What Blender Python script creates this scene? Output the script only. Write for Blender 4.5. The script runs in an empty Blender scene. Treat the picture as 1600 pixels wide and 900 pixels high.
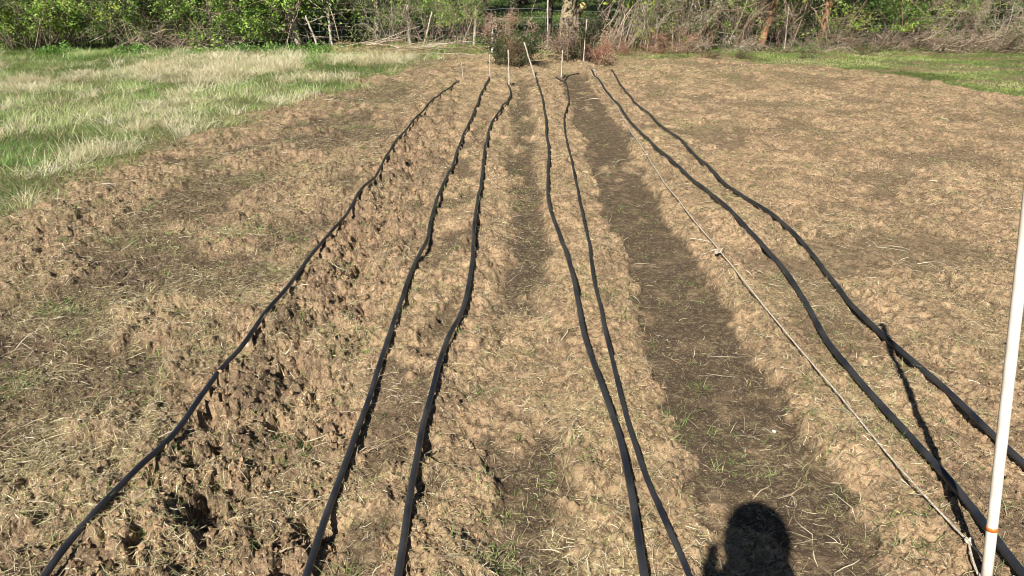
import bpy, math
import numpy as np
from mathutils import Vector

# ------------------------------------------------------------------ camera, light, exposure
SC = bpy.context.scene
COL = SC.collection
PITCH = math.radians(23.0); CAM_H = 1.55; FPX = 1155.0
cd = bpy.data.cameras.new('camera'); cam = bpy.data.objects.new('camera', cd); COL.objects.link(cam)
cam.location = (0, 0, CAM_H); cam.rotation_euler = (math.radians(90) - PITCH, 0, 0)
cd.sensor_width = 36.0; cd.lens = 36.0 * FPX / 1600.0; cd.clip_start = 0.02; cd.clip_end = 2000
SC.camera = cam

SUN_EL = math.radians(38.5); SUN_AZ = math.radians(21.0)      # light travels towards +Y, a little +X
W = bpy.data.worlds.new("World"); SC.world = W; W.use_nodes = True
wn = W.node_tree.nodes; wl = W.node_tree.links
sky = wn.new('ShaderNodeTexSky'); sky.sky_type = 'NISHITA'; sky.sun_disc = False; sky.air_density = 0.55; sky.dust_density = 0.2; sky.altitude = 800
sky.sun_elevation = SUN_EL; sky.sun_rotation = SUN_AZ + math.pi
wl.new(sky.outputs['Color'], wn['Background'].inputs['Color']); wn['Background'].inputs['Strength'].default_value = 0.052
sl = bpy.data.lights.new('sun', 'SUN'); sl.energy = 4.9; sl.angle = math.radians(0.53); sl.color = (1.0, 0.955, 0.88)
so = bpy.data.objects.new('sun', sl); COL.objects.link(so)
LDIR = Vector((math.sin(SUN_AZ) * math.cos(SUN_EL), math.cos(SUN_AZ) * math.cos(SUN_EL), -math.sin(SUN_EL)))
so.rotation_euler = LDIR.to_track_quat('-Z', 'Y').to_euler(); so.location = (-4, -8, 12)
vs = SC.view_settings
vs.view_transform = 'Standard'; vs.look = 'None'; vs.exposure = 0.86; vs.gamma = 1.0; vs.use_curve_mapping = False
SC.cycles.filter_width = 1.0; SC.cycles.max_bounces = 5; SC.cycles.diffuse_bounces = 3; SC.cycles.glossy_bounces = 2; SC.cycles.transmission_bounces = 3

RNG = np.random.default_rng(7)

# ------------------------------------------------------------------ noise
def _h(ix, iy, s):
    ix = ix.astype(np.int64).astype(np.uint32); iy = iy.astype(np.int64).astype(np.uint32)
    h = ix * np.uint32(374761393) + iy * np.uint32(668265263) + np.uint32((s * 2246822519) & 0xffffffff)
    h = (h ^ (h >> np.uint32(13))) * np.uint32(1274126177)
    h = (h ^ (h >> np.uint32(16))) * np.uint32(2654435761)
    h = h ^ (h >> np.uint32(15))
    return (h & np.uint32(0xffffff)).astype(np.float32) / np.float32(16777216.0)
def vn(x, y, s):
    ix = np.floor(x); iy = np.floor(y); fx = (x - ix).astype(np.float32); fy = (y - iy).astype(np.float32)
    fx = fx * fx * (3 - 2 * fx); fy = fy * fy * (3 - 2 * fy)
    a = _h(ix, iy, s); b = _h(ix + 1, iy, s); c = _h(ix, iy + 1, s); d = _h(ix + 1, iy + 1, s)
    return (a * (1 - fx) + b * fx) * (1 - fy) + (c * (1 - fx) + d * fx) * fy
def fbm(x, y, s, o=4, g=0.5):
    t = np.zeros(np.shape(x), np.float32); a = 1.0; n = 0.0
    for i in range(o):
        c, sn = math.cos(0.6 * i), math.sin(0.6 * i)
        t += a * vn((x * c - y * sn) * 2 ** i + 17.3 * i, (x * sn + y * c) * 2 ** i - 9.1 * i, s + i); n += a; a *= g
    return t / n
def bumps(x, y, cell, s, pres=1.0):
    """rounded, irregular lumps on a jittered lattice; 0..1"""
    x = x / cell; y = y / cell; ix = np.floor(x); iy = np.floor(y); out = np.zeros(np.shape(x), np.float32)
    for dx in (-1, 0, 1):
        for dy in (-1, 0, 1):
            cx = ix + dx; cy = iy + dy
            px = cx + _h(cx, cy, s); py = cy + _h(cx, cy, s + 1)
            r = 0.35 + 0.6 * _h(cx, cy, s + 2); e = 0.6 + 0.8 * _h(cx, cy, s + 3)
            ok = (_h(cx, cy, s + 4) < pres)
            d2 = ((x - px) * e) ** 2 + ((y - py) / e) ** 2
            v = np.sqrt(np.maximum(0, 1 - d2 / (r * r))) * r * ok
            out = np.maximum(out, v)
    return out
def ss(a, b, x):
    t = np.clip((x - a) / (b - a), 0, 1); return t * t * (3 - 2 * t)
def band(x, a, b, s): return ss(a - s, a + s, x) * (1 - ss(b - s, b + s, x))

# ------------------------------------------------------------------ terrain height and soil colour
GLy = np.array([-50, 0, 3.0, 4.9, 6.4, 8.1, 11.0, 15.0, 17.0, 18.5, 60]); GLx = np.array([-6, -4.6, -3.9, -3.55, -3.4, -3.25, -2.6, -1.75, -1.5, -1.3, -1.3])
GRx = np.array([-2.0, 1.6, 2.6, 4.0, 5.2, 6.3, 6.7, 7.0, 8.2, 14, 60]); GRy = np.array([16.6, 16.2, 15.8, 15.7, 14.8, 13.2, 11.6, 9.9, 8.2, 7, 5])
def grass_left(x, y):
    n = (fbm(x * 1.3, y * 1.3, 51, 4) - 0.5) * 1.5
    return ss(-0.25, 0.40, np.interp(y, GLy, GLx) - x + n * 0.7)
def grass_right(x, y):
    n = (fbm(x * 1.2, y * 1.2, 61, 4) - 0.5) * 3.0
    return ss(-0.2, 0.5, y - np.interp(x, GRx, GRy) + n * 0.7)
def terrain(x, y):
    x = np.asarray(x, np.float64); y = np.asarray(y, np.float64)
    wx = (fbm(x * 2.2, y * 1.4, 11, 3) - 0.5); wy = (fbm(x * 2.2, y * 2.2, 15, 3) - 0.5)
    wf = (fbm(x * 9, y * 9, 17, 3) - 0.5)
    wg = (fbm(x * 26, y * 26, 18, 3) - 0.5)
    X = x + wx * 0.22 + wf * 0.12 + wg * 0.075
    field = (1 - grass_left(x, y)) * (1 - ss(15.8, 17.4, y)) * (1 - grass_right(x, y))
    # lanes: X runs across the beds
    pc = 0.87 + 0.016 * (y - 2)
    path = band(X, pc - 0.23, pc + 0.22 + 0.02 * np.sin(y), 0.014) * (1 - ss(12.5, 14, y)) * field
    patchy = fbm(x * 3.1, y * 2.0, 23, 3)
    path = path * np.where(y < 1.95, ss(0.40, 0.56, patchy), ss(0.20, 0.32, patchy))
    mp = band(X, -0.10 + 0.01 * y, 0.16 + 0.012 * y, 0.05) * field * (1 - ss(11, 14, y)) * ss(0.37, 0.43, wg * 0.12 + fbm(x * 2.6 + 5, y * 1.7, 27, 3) + 0.13 * (y < 2.35) + 0.10 * band(y, 3.1, 4.4, 0.3))
    m23 = band(X, -0.56, -0.26, 0.05) * field * (1 - ss(8, 12, y)) * ss(0.50, 0.56, wg * 0.12 + fbm(x * 4 + 9, y * 3, 31, 3)) * 0.9
    clod = band(X, -1.22, -0.66, 0.09) * field * (1 - ss(7.5, 11, y) * 0.6)
    left = (1 - ss(-1.35, -1.15, X)) * field
    right = ss(1.2, 1.45, X) * field
    bed = np.maximum(band(X, -0.52, -0.16, 0.1), np.maximum(band(X, 0.22, 0.58, 0.08), band(X, 1.16, 1.6, 0.1))) * field
    lp = left * ss(0.46, 0.56, fbm(x * 1.7 + 2, y * 1.5, 35, 4) + 0.08 * band(y, 2.2, 4.2, 0.5) * band(x, -2.4, -1.3, 0.2) - 0.06 * ss(4, 6, y))            # moist patches in the left strip
    rp = right * ss(0.535, 0.575, wg * 0.22 + wf * 0.12 +  fbm(x * 1.9 + 3, y * 1.6, 37, 4)) * 0.8
    # heights
    z = (fbm(x * 0.5, y * 0.5, 41, 2) - 0.5) * 0.06 + (fbm(x * 2.0, y * 1.8, 43, 3) - 0.5) * 0.04 * (0.4 + 0.6 * field)
    z += bed * 0.028 - path * 0.014 - mp * 0.020 - m23 * 0.016 - lp * 0.015 - rp * 0.012
    tr = band(X, -1.0, -0.78, 0.07) * field * (1 - ss(6, 9, y))
    z -= tr * 0.040
    wh = (fbm(x * 45, y * 45, 21, 2) - 0.5); wk = (fbm(x * 26 + 50, y * 26, 22, 3) - 0.5)
    bw = x + wf * 0.05 + wg * 0.045 + wh * 0.014; bv = y + (fbm(x * 11, y * 11, 19, 2) - 0.5) * 0.05 + wk * 0.045
    flat = np.maximum(path, np.maximum(mp * 0.9, np.maximum(m23 * 0.7, np.maximum(lp * 0.6, rp * 0.7))))
    rough = (0.37 + 0.10 * bed + 0.48 * clod + 0.24 * left + 0.03 * right) * (1 - 0.88 * flat) * field + 0.15 * (1 - field)
    lump = ss(0.35, 0.7, fbm(x * 3.3, y * 3.3, 45, 3))
    far = ss(6, 13, y)
    b1 = bumps(bw, bv, 0.15, 101, 0.6); b2 = bumps(bw, bv, 0.066, 111, 0.6); b3 = bumps(bw + 3, bv, 0.032, 121, 0.55)
    z += rough * (0.022 * ss(0.0, 0.6, b1) * (0.3 + lump) + 0.019 * ss(0.05, 0.6, b2) * (0.4 + 0.7 * lump) + 0.008 * b3)
    # broken crust: small ledges, cracks and holes
    cr = fbm(bw * 6.0, bv * 5.0, 53, 4)
    z += (0.013 * ss(0.485, 0.515, cr) + 0.010 * ss(0.575, 0.60, cr) + 0.010 * ss(0.40, 0.425, cr)) * (0.35 + rough) * (1 - flat * 0.8)
    pit = fbm(bw * 8 + 4, bv * 7, 57, 3)
    z -= ss(0.56, 0.70, pit) * (0.018 + 0.024 * clod + 0.006 * left) * (rough + 0.1) * 1.3
    rdg = 1 - np.abs(fbm(bw * 7, bv * 6.0, 47, 4) * 2 - 1)
    z -= rough * ss(0.93, 0.99, rdg) * 0.022 * (0.5 + clod * 1.4 + 0.4 * left)
    g1 = fbm(x * 34, y * 34, 49, 3) - 0.5; g2 = fbm(x * 95 + wh * 2, y * 95, 59, 2) - 0.5
    z += (0.20 + rough) * (1 - 0.6 * path) * (g1 * 0.036 + g2 * 0.022 * (1 - far * 0.5) + (fbm(x * 19, y * 15, 63, 2) - 0.5) * 0.03)
    z -= 0.030
    # land beyond the fence rises gently, the far hills close the valley
    z += ss(20, 70, y) * 1.2 + np.maximum(0, y - 40) * 0.035 + np.maximum(0, np.abs(x) - 60) * 0.02
    z += band(y, 16.9, 18.2, 0.5) * 0.06 * ss(-4.5, -3, x) * (1 - ss(0, 1.0, x))
    # colours (linear)
    n1 = fbm(x * 1.1, y * 1.1, 71, 3)[..., None]; n2 = fbm(x * 14, y * 14, 73, 3)[..., None]; n3 = fbm(x * 60, y * 60, 75, 2)[..., None]
    tan = np.array([0.440, 0.302, 0.180]) * (1 - n1) + np.array([0.352, 0.235, 0.135]) * n1
    brown = np.array([0.225, 0.148, 0.094])
    wet = np.array([0.052, 0.037, 0.026])
    cl = clod[..., None]; lf = left[..., None]
    c = tan * (1 - cl * 0.62) + brown * cl * 0.62
    c = c * (1 - lf * 0.55) + brown * lf * 0.55
    wetm = np.clip(np.maximum(path * (0.80 + 0.2 * n2[..., 0]), np.maximum(mp * 0.92, np.maximum(m23 * 0.85, np.maximum(lp * 0.82, rp * 0.7)))), 0, 1)
    crumb = ss(0.47, 0.66, fbm(x * 8, y * 6.5, 77, 4)) * (0.46 + 0.2 * ss(4, 12, y)) * field
    wetm = np.maximum(wetm * (1 - 0.30 * ss(0.55, 0.75, fbm(x * 10, y * 10, 79, 3))), crumb * (0.7 + 0.5 * clod))[..., None]
    c = c * (1 - wetm) + wet * wetm
    ol = (ss(0.46, 0.66, fbm(x * 2.1 + 30, y * 1.7, 81, 4)) * (0.12 + 0.05 * left + 0.18 * ss(6, 14, y)) * (1 - path))[..., None]
    c = c * (1 - ol) + np.array([0.235, 0.205, 0.095]) * ol
    c = c * (0.72 + 0.56 * n2) * (0.86 + 0.28 * n3)
    g = np.array([0.085, 0.135, 0.032]) * (0.6 + 0.8 * n2)
    gs = np.array([0.20, 0.17, 0.09])
    f = field[..., None]
    glf = grass_left(x, y)[..., None]
    gc = g * (1 - glf * 0.35) + gs * glf * 0.35
    rb = ((1 - ss(0.33, 0.50, fbm(x * 1.8, y * 2.8, 461, 4))) * 0.7 * (1 - glf[..., 0]) * (y < 17.5))[..., None]
    gc = gc * (1 - rb) + np.array([0.22, 0.155, 0.085]) * rb
    hed = (band(y, 16.6, 19.0, 0.3))[..., None]
    gc = gc * (1 - 0.6 * hed) + np.array([0.17, 0.125, 0.075]) * 0.6 * hed
    c = c * f + gc * (1 - f)
    return z.astype(np.float32), c.astype(np.float32), dict(path=path, mp=mp, clod=clod, left=left, right=right, bed=bed, field=field, wet=wetm[..., 0])

def wcore(y): return 0.9 * (0.92 * np.maximum(y, 0.9) + 0.6) + 0.05
NC = 650
ucore = np.linspace(-1, 1, 2 * NC + 1)
tail = 0.05 * 1.22 ** np.arange(1, 45); tail = np.cumsum(tail) ; tail = tail / tail[-1] * 900
rows_near = -(0.05 * np.cumsum(1.25 ** np.arange(36)))[::-1]; rows_near = rows_near / abs(rows_near[0]) * 600 + 1.0
r1 = 1.0 + np.linspace(0, 1, 60)[1:] * 0.38
yy = [r1[-1]]
while yy[-1] < 21: yy.append(yy[-1] + 0.0034 + 0.0042 * (yy[-1] - 1.38))
r2 = np.array(yy[1:])
r3 = 21 + np.cumsum(0.1 * 1.07 ** np.arange(110)); r3 = r3 / r3[-1] * 1200 if r3[-1] > 1200 else r3
YR = np.concatenate([rows_near[:-1], [1.0], r1, r2, r3])
YR = np.sort(YR)
UR = np.concatenate([-(1 + tail[::-1]), ucore, 1 + tail])
def xof(u, y):
    w = wcore(y)
    return np.where(np.abs(u) <= 1, u * w, np.sign(u) * (w + (np.abs(u) - 1)))
GX = xof(UR[None, :], YR[:, None]); GY = np.repeat(YR[:, None], len(UR), 1)
GZ, GC, _ = terrain(GX, GY); del _
def _idx(x, y):
    x = np.asarray(x, float); y = np.asarray(y, float)
    w = wcore(y); u = np.where(np.abs(x) <= w, x / w, np.sign(x) * (1 + np.abs(x) - w))
    j = np.clip(np.searchsorted(UR, u) - 1, 0, len(UR) - 2); i = np.clip(np.searchsorted(YR, y) - 1, 0, len(YR) - 2)
    return i, j, np.clip((y - YR[i]) / (YR[i + 1] - YR[i]), 0, 1), np.clip((u - UR[j]) / (UR[j + 1] - UR[j]), 0, 1)
def ground_z(x, y):
    i, j, a, b = _idx(x, y)
    return (GZ[i, j] * (1 - a) * (1 - b) + GZ[i + 1, j] * a * (1 - b) + GZ[i, j + 1] * (1 - a) * b + GZ[i + 1, j + 1] * a * b)
def gz(x, y): return float(ground_z(x, y))
def at(px, py, z=0.0):
    """point of the photograph -> the place on the ground it shows"""
    a = (py - 450) / FPX; Z = (CAM_H - z) / (math.sin(PITCH) + a * math.cos(PITCH))
    return (px - 800) / FPX * Z, Z * (math.cos(PITCH) - a * math.sin(PITCH))
def at_y(px, py, Y):
    """point of the photograph at forward distance Y -> world x, z"""
    a = (py - 450) / FPX; Z = Y / (math.cos(PITCH) - a * math.sin(PITCH))
    return (px - 800) / FPX * Z, CAM_H - Z * (math.sin(PITCH) + a * math.cos(PITCH))

# ------------------------------------------------------------------ mesh helpers
def np_obj(name, V, quads, mat, parent=None, colors=None, smooth=True, tris=None):
    V = np.ascontiguousarray(V, np.float32).reshape(-1, 3)
    me = bpy.data.meshes.new(name); me.vertices.add(len(V)); me.vertices.foreach_set('co', V.ravel())
    q = np.zeros((0, 4), np.int32) if quads is None else np.asarray(quads, np.int32).reshape(-1, 4)
    t = np.zeros((0, 3), np.int32) if tris is None else np.asarray(tris, np.int32).reshape(-1, 3)
    me.loops.add(q.size + t.size); me.loops.foreach_set('vertex_index', np.concatenate([q.ravel(), t.ravel()]))
    n = len(q) + len(t); me.polygons.add(n)
    st = np.concatenate([np.arange(len(q)) * 4, q.size + np.arange(len(t)) * 3]).astype(np.int32)
    me.polygons.foreach_set('loop_start', st)
    me.polygons.foreach_set('use_smooth', np.full(n, smooth, bool))
    me.update(calc_edges=True)
    if colors is not None:
        c = np.ones((len(V), 4), np.float32); c[:, :3] = np.asarray(colors, np.float32).reshape(-1, 3)
        at_ = me.color_attributes.new('Col', 'FLOAT_COLOR', 'POINT'); at_.data.foreach_set('color', c.ravel())
    me.materials.append(mat)
    o = bpy.data.objects.new(name, me); COL.objects.link(o)
    if parent is not None: o.parent = parent
    return o
def tag(o, label=None, cat=None, group=None, kind=None):
    if label: o['label'] = label
    if cat: o['category'] = cat
    if group: o['group'] = group
    if kind: o['kind'] = kind
    return o
def thing(name, label, cat, loc, group=None):
    o = bpy.data.objects.new(name, None); COL.objects.link(o); o.location = loc; o.empty_display_size = 0.1
    return tag(o, label, cat, group)

def tubes_geo(P, R, sides=4, cols=None):
    """N polylines of K points (N,K,3), radii (N,K) -> verts, quads, colours"""
    P = np.asarray(P, float); R = np.asarray(R, float)
    if P.ndim == 2: P = P[None]; R = R[None]
    N, K, _ = P.shape
    T = np.gradient(P, axis=1); T /= np.linalg.norm(T, axis=2, keepdims=True) + 1e-9
    ref = np.where(np.abs(T[:, :1, 2:3]) > 0.8, np.array([[[1., 0, 0]]]), np.array([[[0., 0, 1]]]))
    A = np.cross(T, np.broadcast_to(ref, T.shape)); A /= np.linalg.norm(A, axis=2, keepdims=True) + 1e-9
    B = np.cross(T, A)
    th = np.arange(sides) * 2 * math.pi / sides
    V = P[:, :, None] + R[:, :, None, None] * (A[:, :, None] * np.cos(th)[None, None, :, None] + B[:, :, None] * np.sin(th)[None, None, :, None])
    idx = np.arange(N * K * sides).reshape(N, K, sides); nx = np.roll(idx, -1, axis=2)
    Q = np.stack([idx[:, :-1], nx[:, :-1], nx[:, 1:], idx[:, 1:]], -1).reshape(-1, 4)
    C = None
    if cols is not None:
        cols = np.asarray(cols, float)
        C = np.broadcast_to(cols[:, None, None, :] if cols.ndim == 2 else cols[None, None, None, :], (N, K, sides, 3)).reshape(-1, 3)
    # close the two ends of every tube with a fan-free cap (quads/tris)
    caps = []
    if sides == 4: caps = [idx[:, 0, ::-1], idx[:, -1, :]]; Q = np.concatenate([Q] + caps)
    elif sides > 4:
        h = sides // 2
        for e, rv in ((0, True), (K - 1, False)):
            r = idx[:, e, :]
            for k in range(h - 1):
                f = np.stack([r[:, k], r[:, k + 1], r[:, sides - 2 - k], r[:, sides - 1 - k]], -1)
                caps.append(f[:, ::-1] if rv else f)
        Q = np.concatenate([Q] + caps)
    return V.reshape(-1, 3), Q, C
def merge(parts):
    Vs, Qs, Cs, n = [], [], [], 0
    for V, Q, C in parts:
        Vs.append(V); Qs.append(np.asarray(Q) + n); Cs.append(C); n += len(V)
    return np.concatenate(Vs), np.concatenate(Qs), (np.concatenate(Cs) if Cs[0] is not None else None)

def blades(root, az, L, e0, e1, w, K=4, flatw=None):
    """ribbon blades: elevation bends from e0 to e1 along the blade"""
    N = len(az); s = np.linspace(0, 1, K + 1)
    P = np.zeros((N, K + 1, 3)); P[:, 0] = root
    for k in range(1, K + 1):
        e = e0 + (e1 - e0) * (s[k] - 0.5 / K); a = az + (0.0 if flatw is None else flatw[:, k - 1])
        P[:, k] = P[:, k - 1] + (L / K)[:, None] * np.stack([np.cos(e) * np.cos(a), np.cos(e) * np.sin(a), np.sin(e)], -1)
    side = np.stack([-np.sin(az), np.cos(az), np.zeros(N)], -1)
    side = side + RNG.normal(0, 0.35, (N, 3)); side /= np.linalg.norm(side, axis=1, keepdims=True)
    prof = np.array([0.7, 1, 0.9, 0.65, 0.12] if K == 4 else list(np.linspace(1, 0.15, K + 1)))
    off = side[:, None] * (w[:, None] * prof[None, :])[..., None] * 0.5
    V = np.stack([P - off, P + off], 2)
    idx = np.arange(N * (K + 1) * 2).reshape(N, K + 1, 2)
    Q = np.stack([idx[:, :-1, 0], idx[:, :-1, 1], idx[:, 1:, 1], idx[:, 1:, 0]], -1).reshape(-1, 4)
    return V.reshape(-1, 3), Q
def per(c, n): return np.repeat(c, n, axis=0)
def leaf_geo(P, size, cols, up=0.25, lance=0.6):
    """folded diamond leaves"""
    N = len(P)
    d = RNG.normal(0, 1, (N, 3)); d[:, 2] *= 0.6; d /= np.linalg.norm(d, axis=1, keepdims=True)
    n = RNG.normal(0, 1, (N, 3)) + np.array([-0.15, -0.5, up + 0.3]); s = np.cross(d, n); s /= np.linalg.norm(s, axis=1, keepdims=True) + 1e-9
    n = np.cross(s, d)
    sz = size[:, None]
    V = np.stack([P, P + d * sz * 0.5 + s * sz * 0.5 * lance + n * sz * 0.12, P + d * sz, P + d * sz * 0.5 - s * sz * 0.5 * lance + n * sz * 0.12], 1)
    i = np.arange(N) * 4
    T = np.concatenate([np.stack([i, i + 1, i + 2], -1), np.stack([i, i + 2, i + 3], -1)])
    return V.reshape(-1, 3), T, per(cols, 4)

# ------------------------------------------------------------------ materials
def base_mat(name):
    m = bpy.data.materials.new(name); m.use_nodes = True
    return m, m.node_tree.nodes, m.node_tree.links, m.node_tree.nodes['Principled BSDF']
def soil_mat():
    m, n, l, b = base_mat('soil')
    a = n.new('ShaderNodeVertexColor'); a.layer_name = 'Col'
    geo = n.new('ShaderNodeNewGeometry')
    t1 = n.new('ShaderNodeTexNoise'); t1.inputs['Scale'].default_value = 110; t1.inputs['Detail'].default_value = 6; t1.inputs['Roughness'].default_value = 0.7
    t2 = n.new('ShaderNodeTexNoise'); t2.inputs['Scale'].default_value = 28; t2.inputs['Detail'].default_value = 5
    l.new(geo.outputs['Position'], t1.inputs['Vector']); l.new(geo.outputs['Position'], t2.inputs['Vector'])
    r1 = n.new('ShaderNodeMapRange'); r1.inputs['From Min'].default_value = 0.3; r1.inputs['From Max'].default_value = 0.7; r1.inputs['To Min'].default_value = 0.66; r1.inputs['To Max'].default_value = 1.3
    l.new(t1.outputs['Fac'], r1.inputs['Value'])
    r2 = n.new('ShaderNodeMapRange'); r2.inputs['From Min'].default_value = 0.3; r2.inputs['From Max'].default_value = 0.7; r2.inputs['To Min'].default_value = 0.84; r2.inputs['To Max'].default_value = 1.16
    l.new(t2.outputs['Fac'], r2.inputs['Value'])
    mu = n.new('ShaderNodeMath'); mu.operation = 'MULTIPLY'; l.new(r1.outputs[0], mu.inputs[0]); l.new(r2.outputs[0], mu.inputs[1])
    vm = n.new('ShaderNodeVectorMath'); vm.operation = 'SCALE'; l.new(a.outputs['Color'], vm.inputs[0]); l.new(mu.outputs[0], vm.inputs['Scale'])
    def fleck(scale, lo, hi, amt, col, src, dist=0.0, det=3):
        t = n.new('ShaderNodeTexNoise'); t.inputs['Scale'].default_value = scale; t.inputs['Detail'].default_value = det; t.inputs['Distortion'].default_value = dist
        l.new(geo.outputs['Position'], t.inputs['Vector'])
        r = n.new('ShaderNodeMapRange'); r.interpolation_type = 'SMOOTHSTEP'; r.inputs['From Min'].default_value = lo; r.inputs['From Max'].default_value = hi; r.inputs['To Max'].default_value = amt
        l.new(t.outputs['Fac'], r.inputs['Value']); mx = n.new('ShaderNodeMix'); mx.data_type = 'RGBA'
        mx.inputs[7].default_value = (*col, 1); l.new(r.outputs[0], mx.inputs[0]); l.new(src, mx.inputs[6]); return mx.outputs[2]
    cc = fleck(17, 0.52, 0.59, 0.58, (0.115, 0.078, 0.048), vm.outputs[0], 0.6, 4)
    cc = fleck(42, 0.54, 0.61, 0.72, (0.090, 0.060, 0.038), cc, 0.8, 4)
    cc = fleck(24, 0.56, 0.62, 0.20, (0.52, 0.42, 0.23), cc, 1.5, 4)
    cc = fleck(85, 0.58, 0.64, 0.32, (0.60, 0.50, 0.29), cc, 2.0, 2)
    l.new(cc, b.inputs['Base Color'])
    bp = n.new('ShaderNodeBump'); bp.inputs['Strength'].default_value = 1.0; bp.inputs['Distance'].default_value = 0.011
    l.new(t1.outputs['Fac'], bp.inputs['Height']); l.new(bp.outputs[0], b.inputs['Normal'])
    b.inputs['Roughness'].default_value = 0.95; b.inputs['Specular IOR Level'].default_value = 0.15
    return m
def attr_mat(name, rough=0.7, spec=0.25, transl=0.0, noise=0, bump=0.0, amt=0.3):
    m, n, l, b = base_mat(name)
    a = n.new('ShaderNodeVertexColor'); a.layer_name = 'Col'; src = a.outputs['Color']
    if noise:
        tc = n.new('ShaderNodeTexCoord'); t = n.new('ShaderNodeTexNoise'); t.inputs['Scale'].default_value = noise; t.inputs['Detail'].default_value = 5
        l.new(tc.outputs['Object'], t.inputs['Vector'])
        r = n.new('ShaderNodeMapRange'); r.inputs['From Min'].default_value = 0.3; r.inputs['From Max'].default_value = 0.7
        r.inputs['To Min'].default_value = 1 - amt; r.inputs['To Max'].default_value = 1 + amt; l.new(t.outputs['Fac'], r.inputs['Value'])
        v = n.new('ShaderNodeVectorMath'); v.operation = 'SCALE'; l.new(src, v.inputs[0]); l.new(r.outputs[0], v.inputs['Scale']); src = v.outputs[0]
        if bump:
            bp = n.new('ShaderNodeBump'); bp.inputs['Distance'].default_value = bump; l.new(t.outputs['Fac'], bp.inputs['Height']); l.new(bp.outputs[0], b.inputs['Normal'])
    l.new(src, b.inputs['Base Color']); b.inputs['Roughness'].default_value = rough; b.inputs['Specular IOR Level'].default_value = spec
    if transl:
        tr = n.new('ShaderNodeBsdfTranslucent'); mx = n.new('ShaderNodeMixShader'); mx.inputs[0].default_value = transl
        l.new(src, tr.inputs['Color']); l.new(b.outputs[0], mx.inputs[1]); l.new(tr.outputs[0], mx.inputs[2])
        l.new(mx.outputs[0], n['Material Output'].inputs['Surface'])
    return m
def plain_mat(name, col, rough=0.6, spec=0.4, noise=20, amt=0.15, col2=None, bump=0.0):
    m, n, l, b = base_mat(name)
    tc = n.new('ShaderNodeTexCoord'); t = n.new('ShaderNodeTexNoise'); t.inputs['Scale'].default_value = noise; t.inputs['Detail'].default_value = 6
    l.new(tc.outputs['Object'], t.inputs['Vector'])
    r = n.new('ShaderNodeValToRGB'); c2 = col2 or tuple(x * (1 - amt) for x in col)
    r.color_ramp.elements[0].position = 0.38; r.color_ramp.elements[1].position = 0.64
    r.color_ramp.elements[0].color = (*c2, 1); r.color_ramp.elements[1].color = (*col, 1)
    l.new(t.outputs['Fac'], r.inputs[0]); l.new(r.outputs[0], b.inputs['Base Color'])
    b.inputs['Roughness'].default_value = rough; b.inputs['Specular IOR Level'].default_value = spec
    if bump:
        bp = n.new('ShaderNodeBump'); bp.inputs['Distance'].default_value = bump; l.new(t.outputs['Fac'], bp.inputs['Height']); l.new(bp.outputs[0], b.inputs['Normal'])
    return m
M_SOIL = soil_mat()
M_STRAW = attr_mat('dry_straw', 0.6, 0.3, 0.15)
M_GRASS = attr_mat('grass_blade', 0.55, 0.3, 0.3)
M_LEAF = attr_mat('leaf', 0.45, 0.4, 0.28)
M_BARK = attr_mat('bark', 0.9, 0.15, 0, noise=14, bump=0.02, amt=0.4)
M_TWIG = attr_mat('twig', 0.85, 0.2)
M_CRUMB = attr_mat('soil_crumb', 0.95, 0.1, 0, noise=150, amt=0.3)
M_HOSE = plain_mat('black_hose', (0.011, 0.013, 0.019), 0.38, 0.5, 7, 0, (0.036, 0.035, 0.036))
M_PVC = plain_mat('white_pvc', (0.74, 0.70, 0.62), 0.4, 0.45, 12, 0, (0.60, 0.54, 0.45))
M_ORANGE = plain_mat('orange_tape', (0.75, 0.16, 0.02), 0.5, 0.4, 30, 0.2)
M_TWINE = plain_mat('twine', (0.58, 0.51, 0.41), 0.9, 0.1, 160, 0, (0.27, 0.22, 0.16), bump=0.002)
M_WIRE = plain_mat('galvanised_wire', (0.42, 0.42, 0.40), 0.5, 0.5, 5, 0.3)
M_PEG = plain_mat('weathered_wood', (0.52, 0.46, 0.37), 0.85, 0.2, 25, 0, (0.30, 0.25, 0.19), bump=0.004)

# ------------------------------------------------------------------ the ground
nr, nc = GX.shape
ii = np.arange(nr * nc, dtype=np.int32).reshape(nr, nc)
GQ = np.stack([ii[:-1, :-1], ii[:-1, 1:], ii[1:, 1:], ii[1:, :-1]], -1).reshape(-1, 4)
o = np_obj('ground', np.stack([GX, GY, GZ], -1), GQ, M_SOIL, None, GC)
o['kind'] = 'structure'; del GQ, GC

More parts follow.
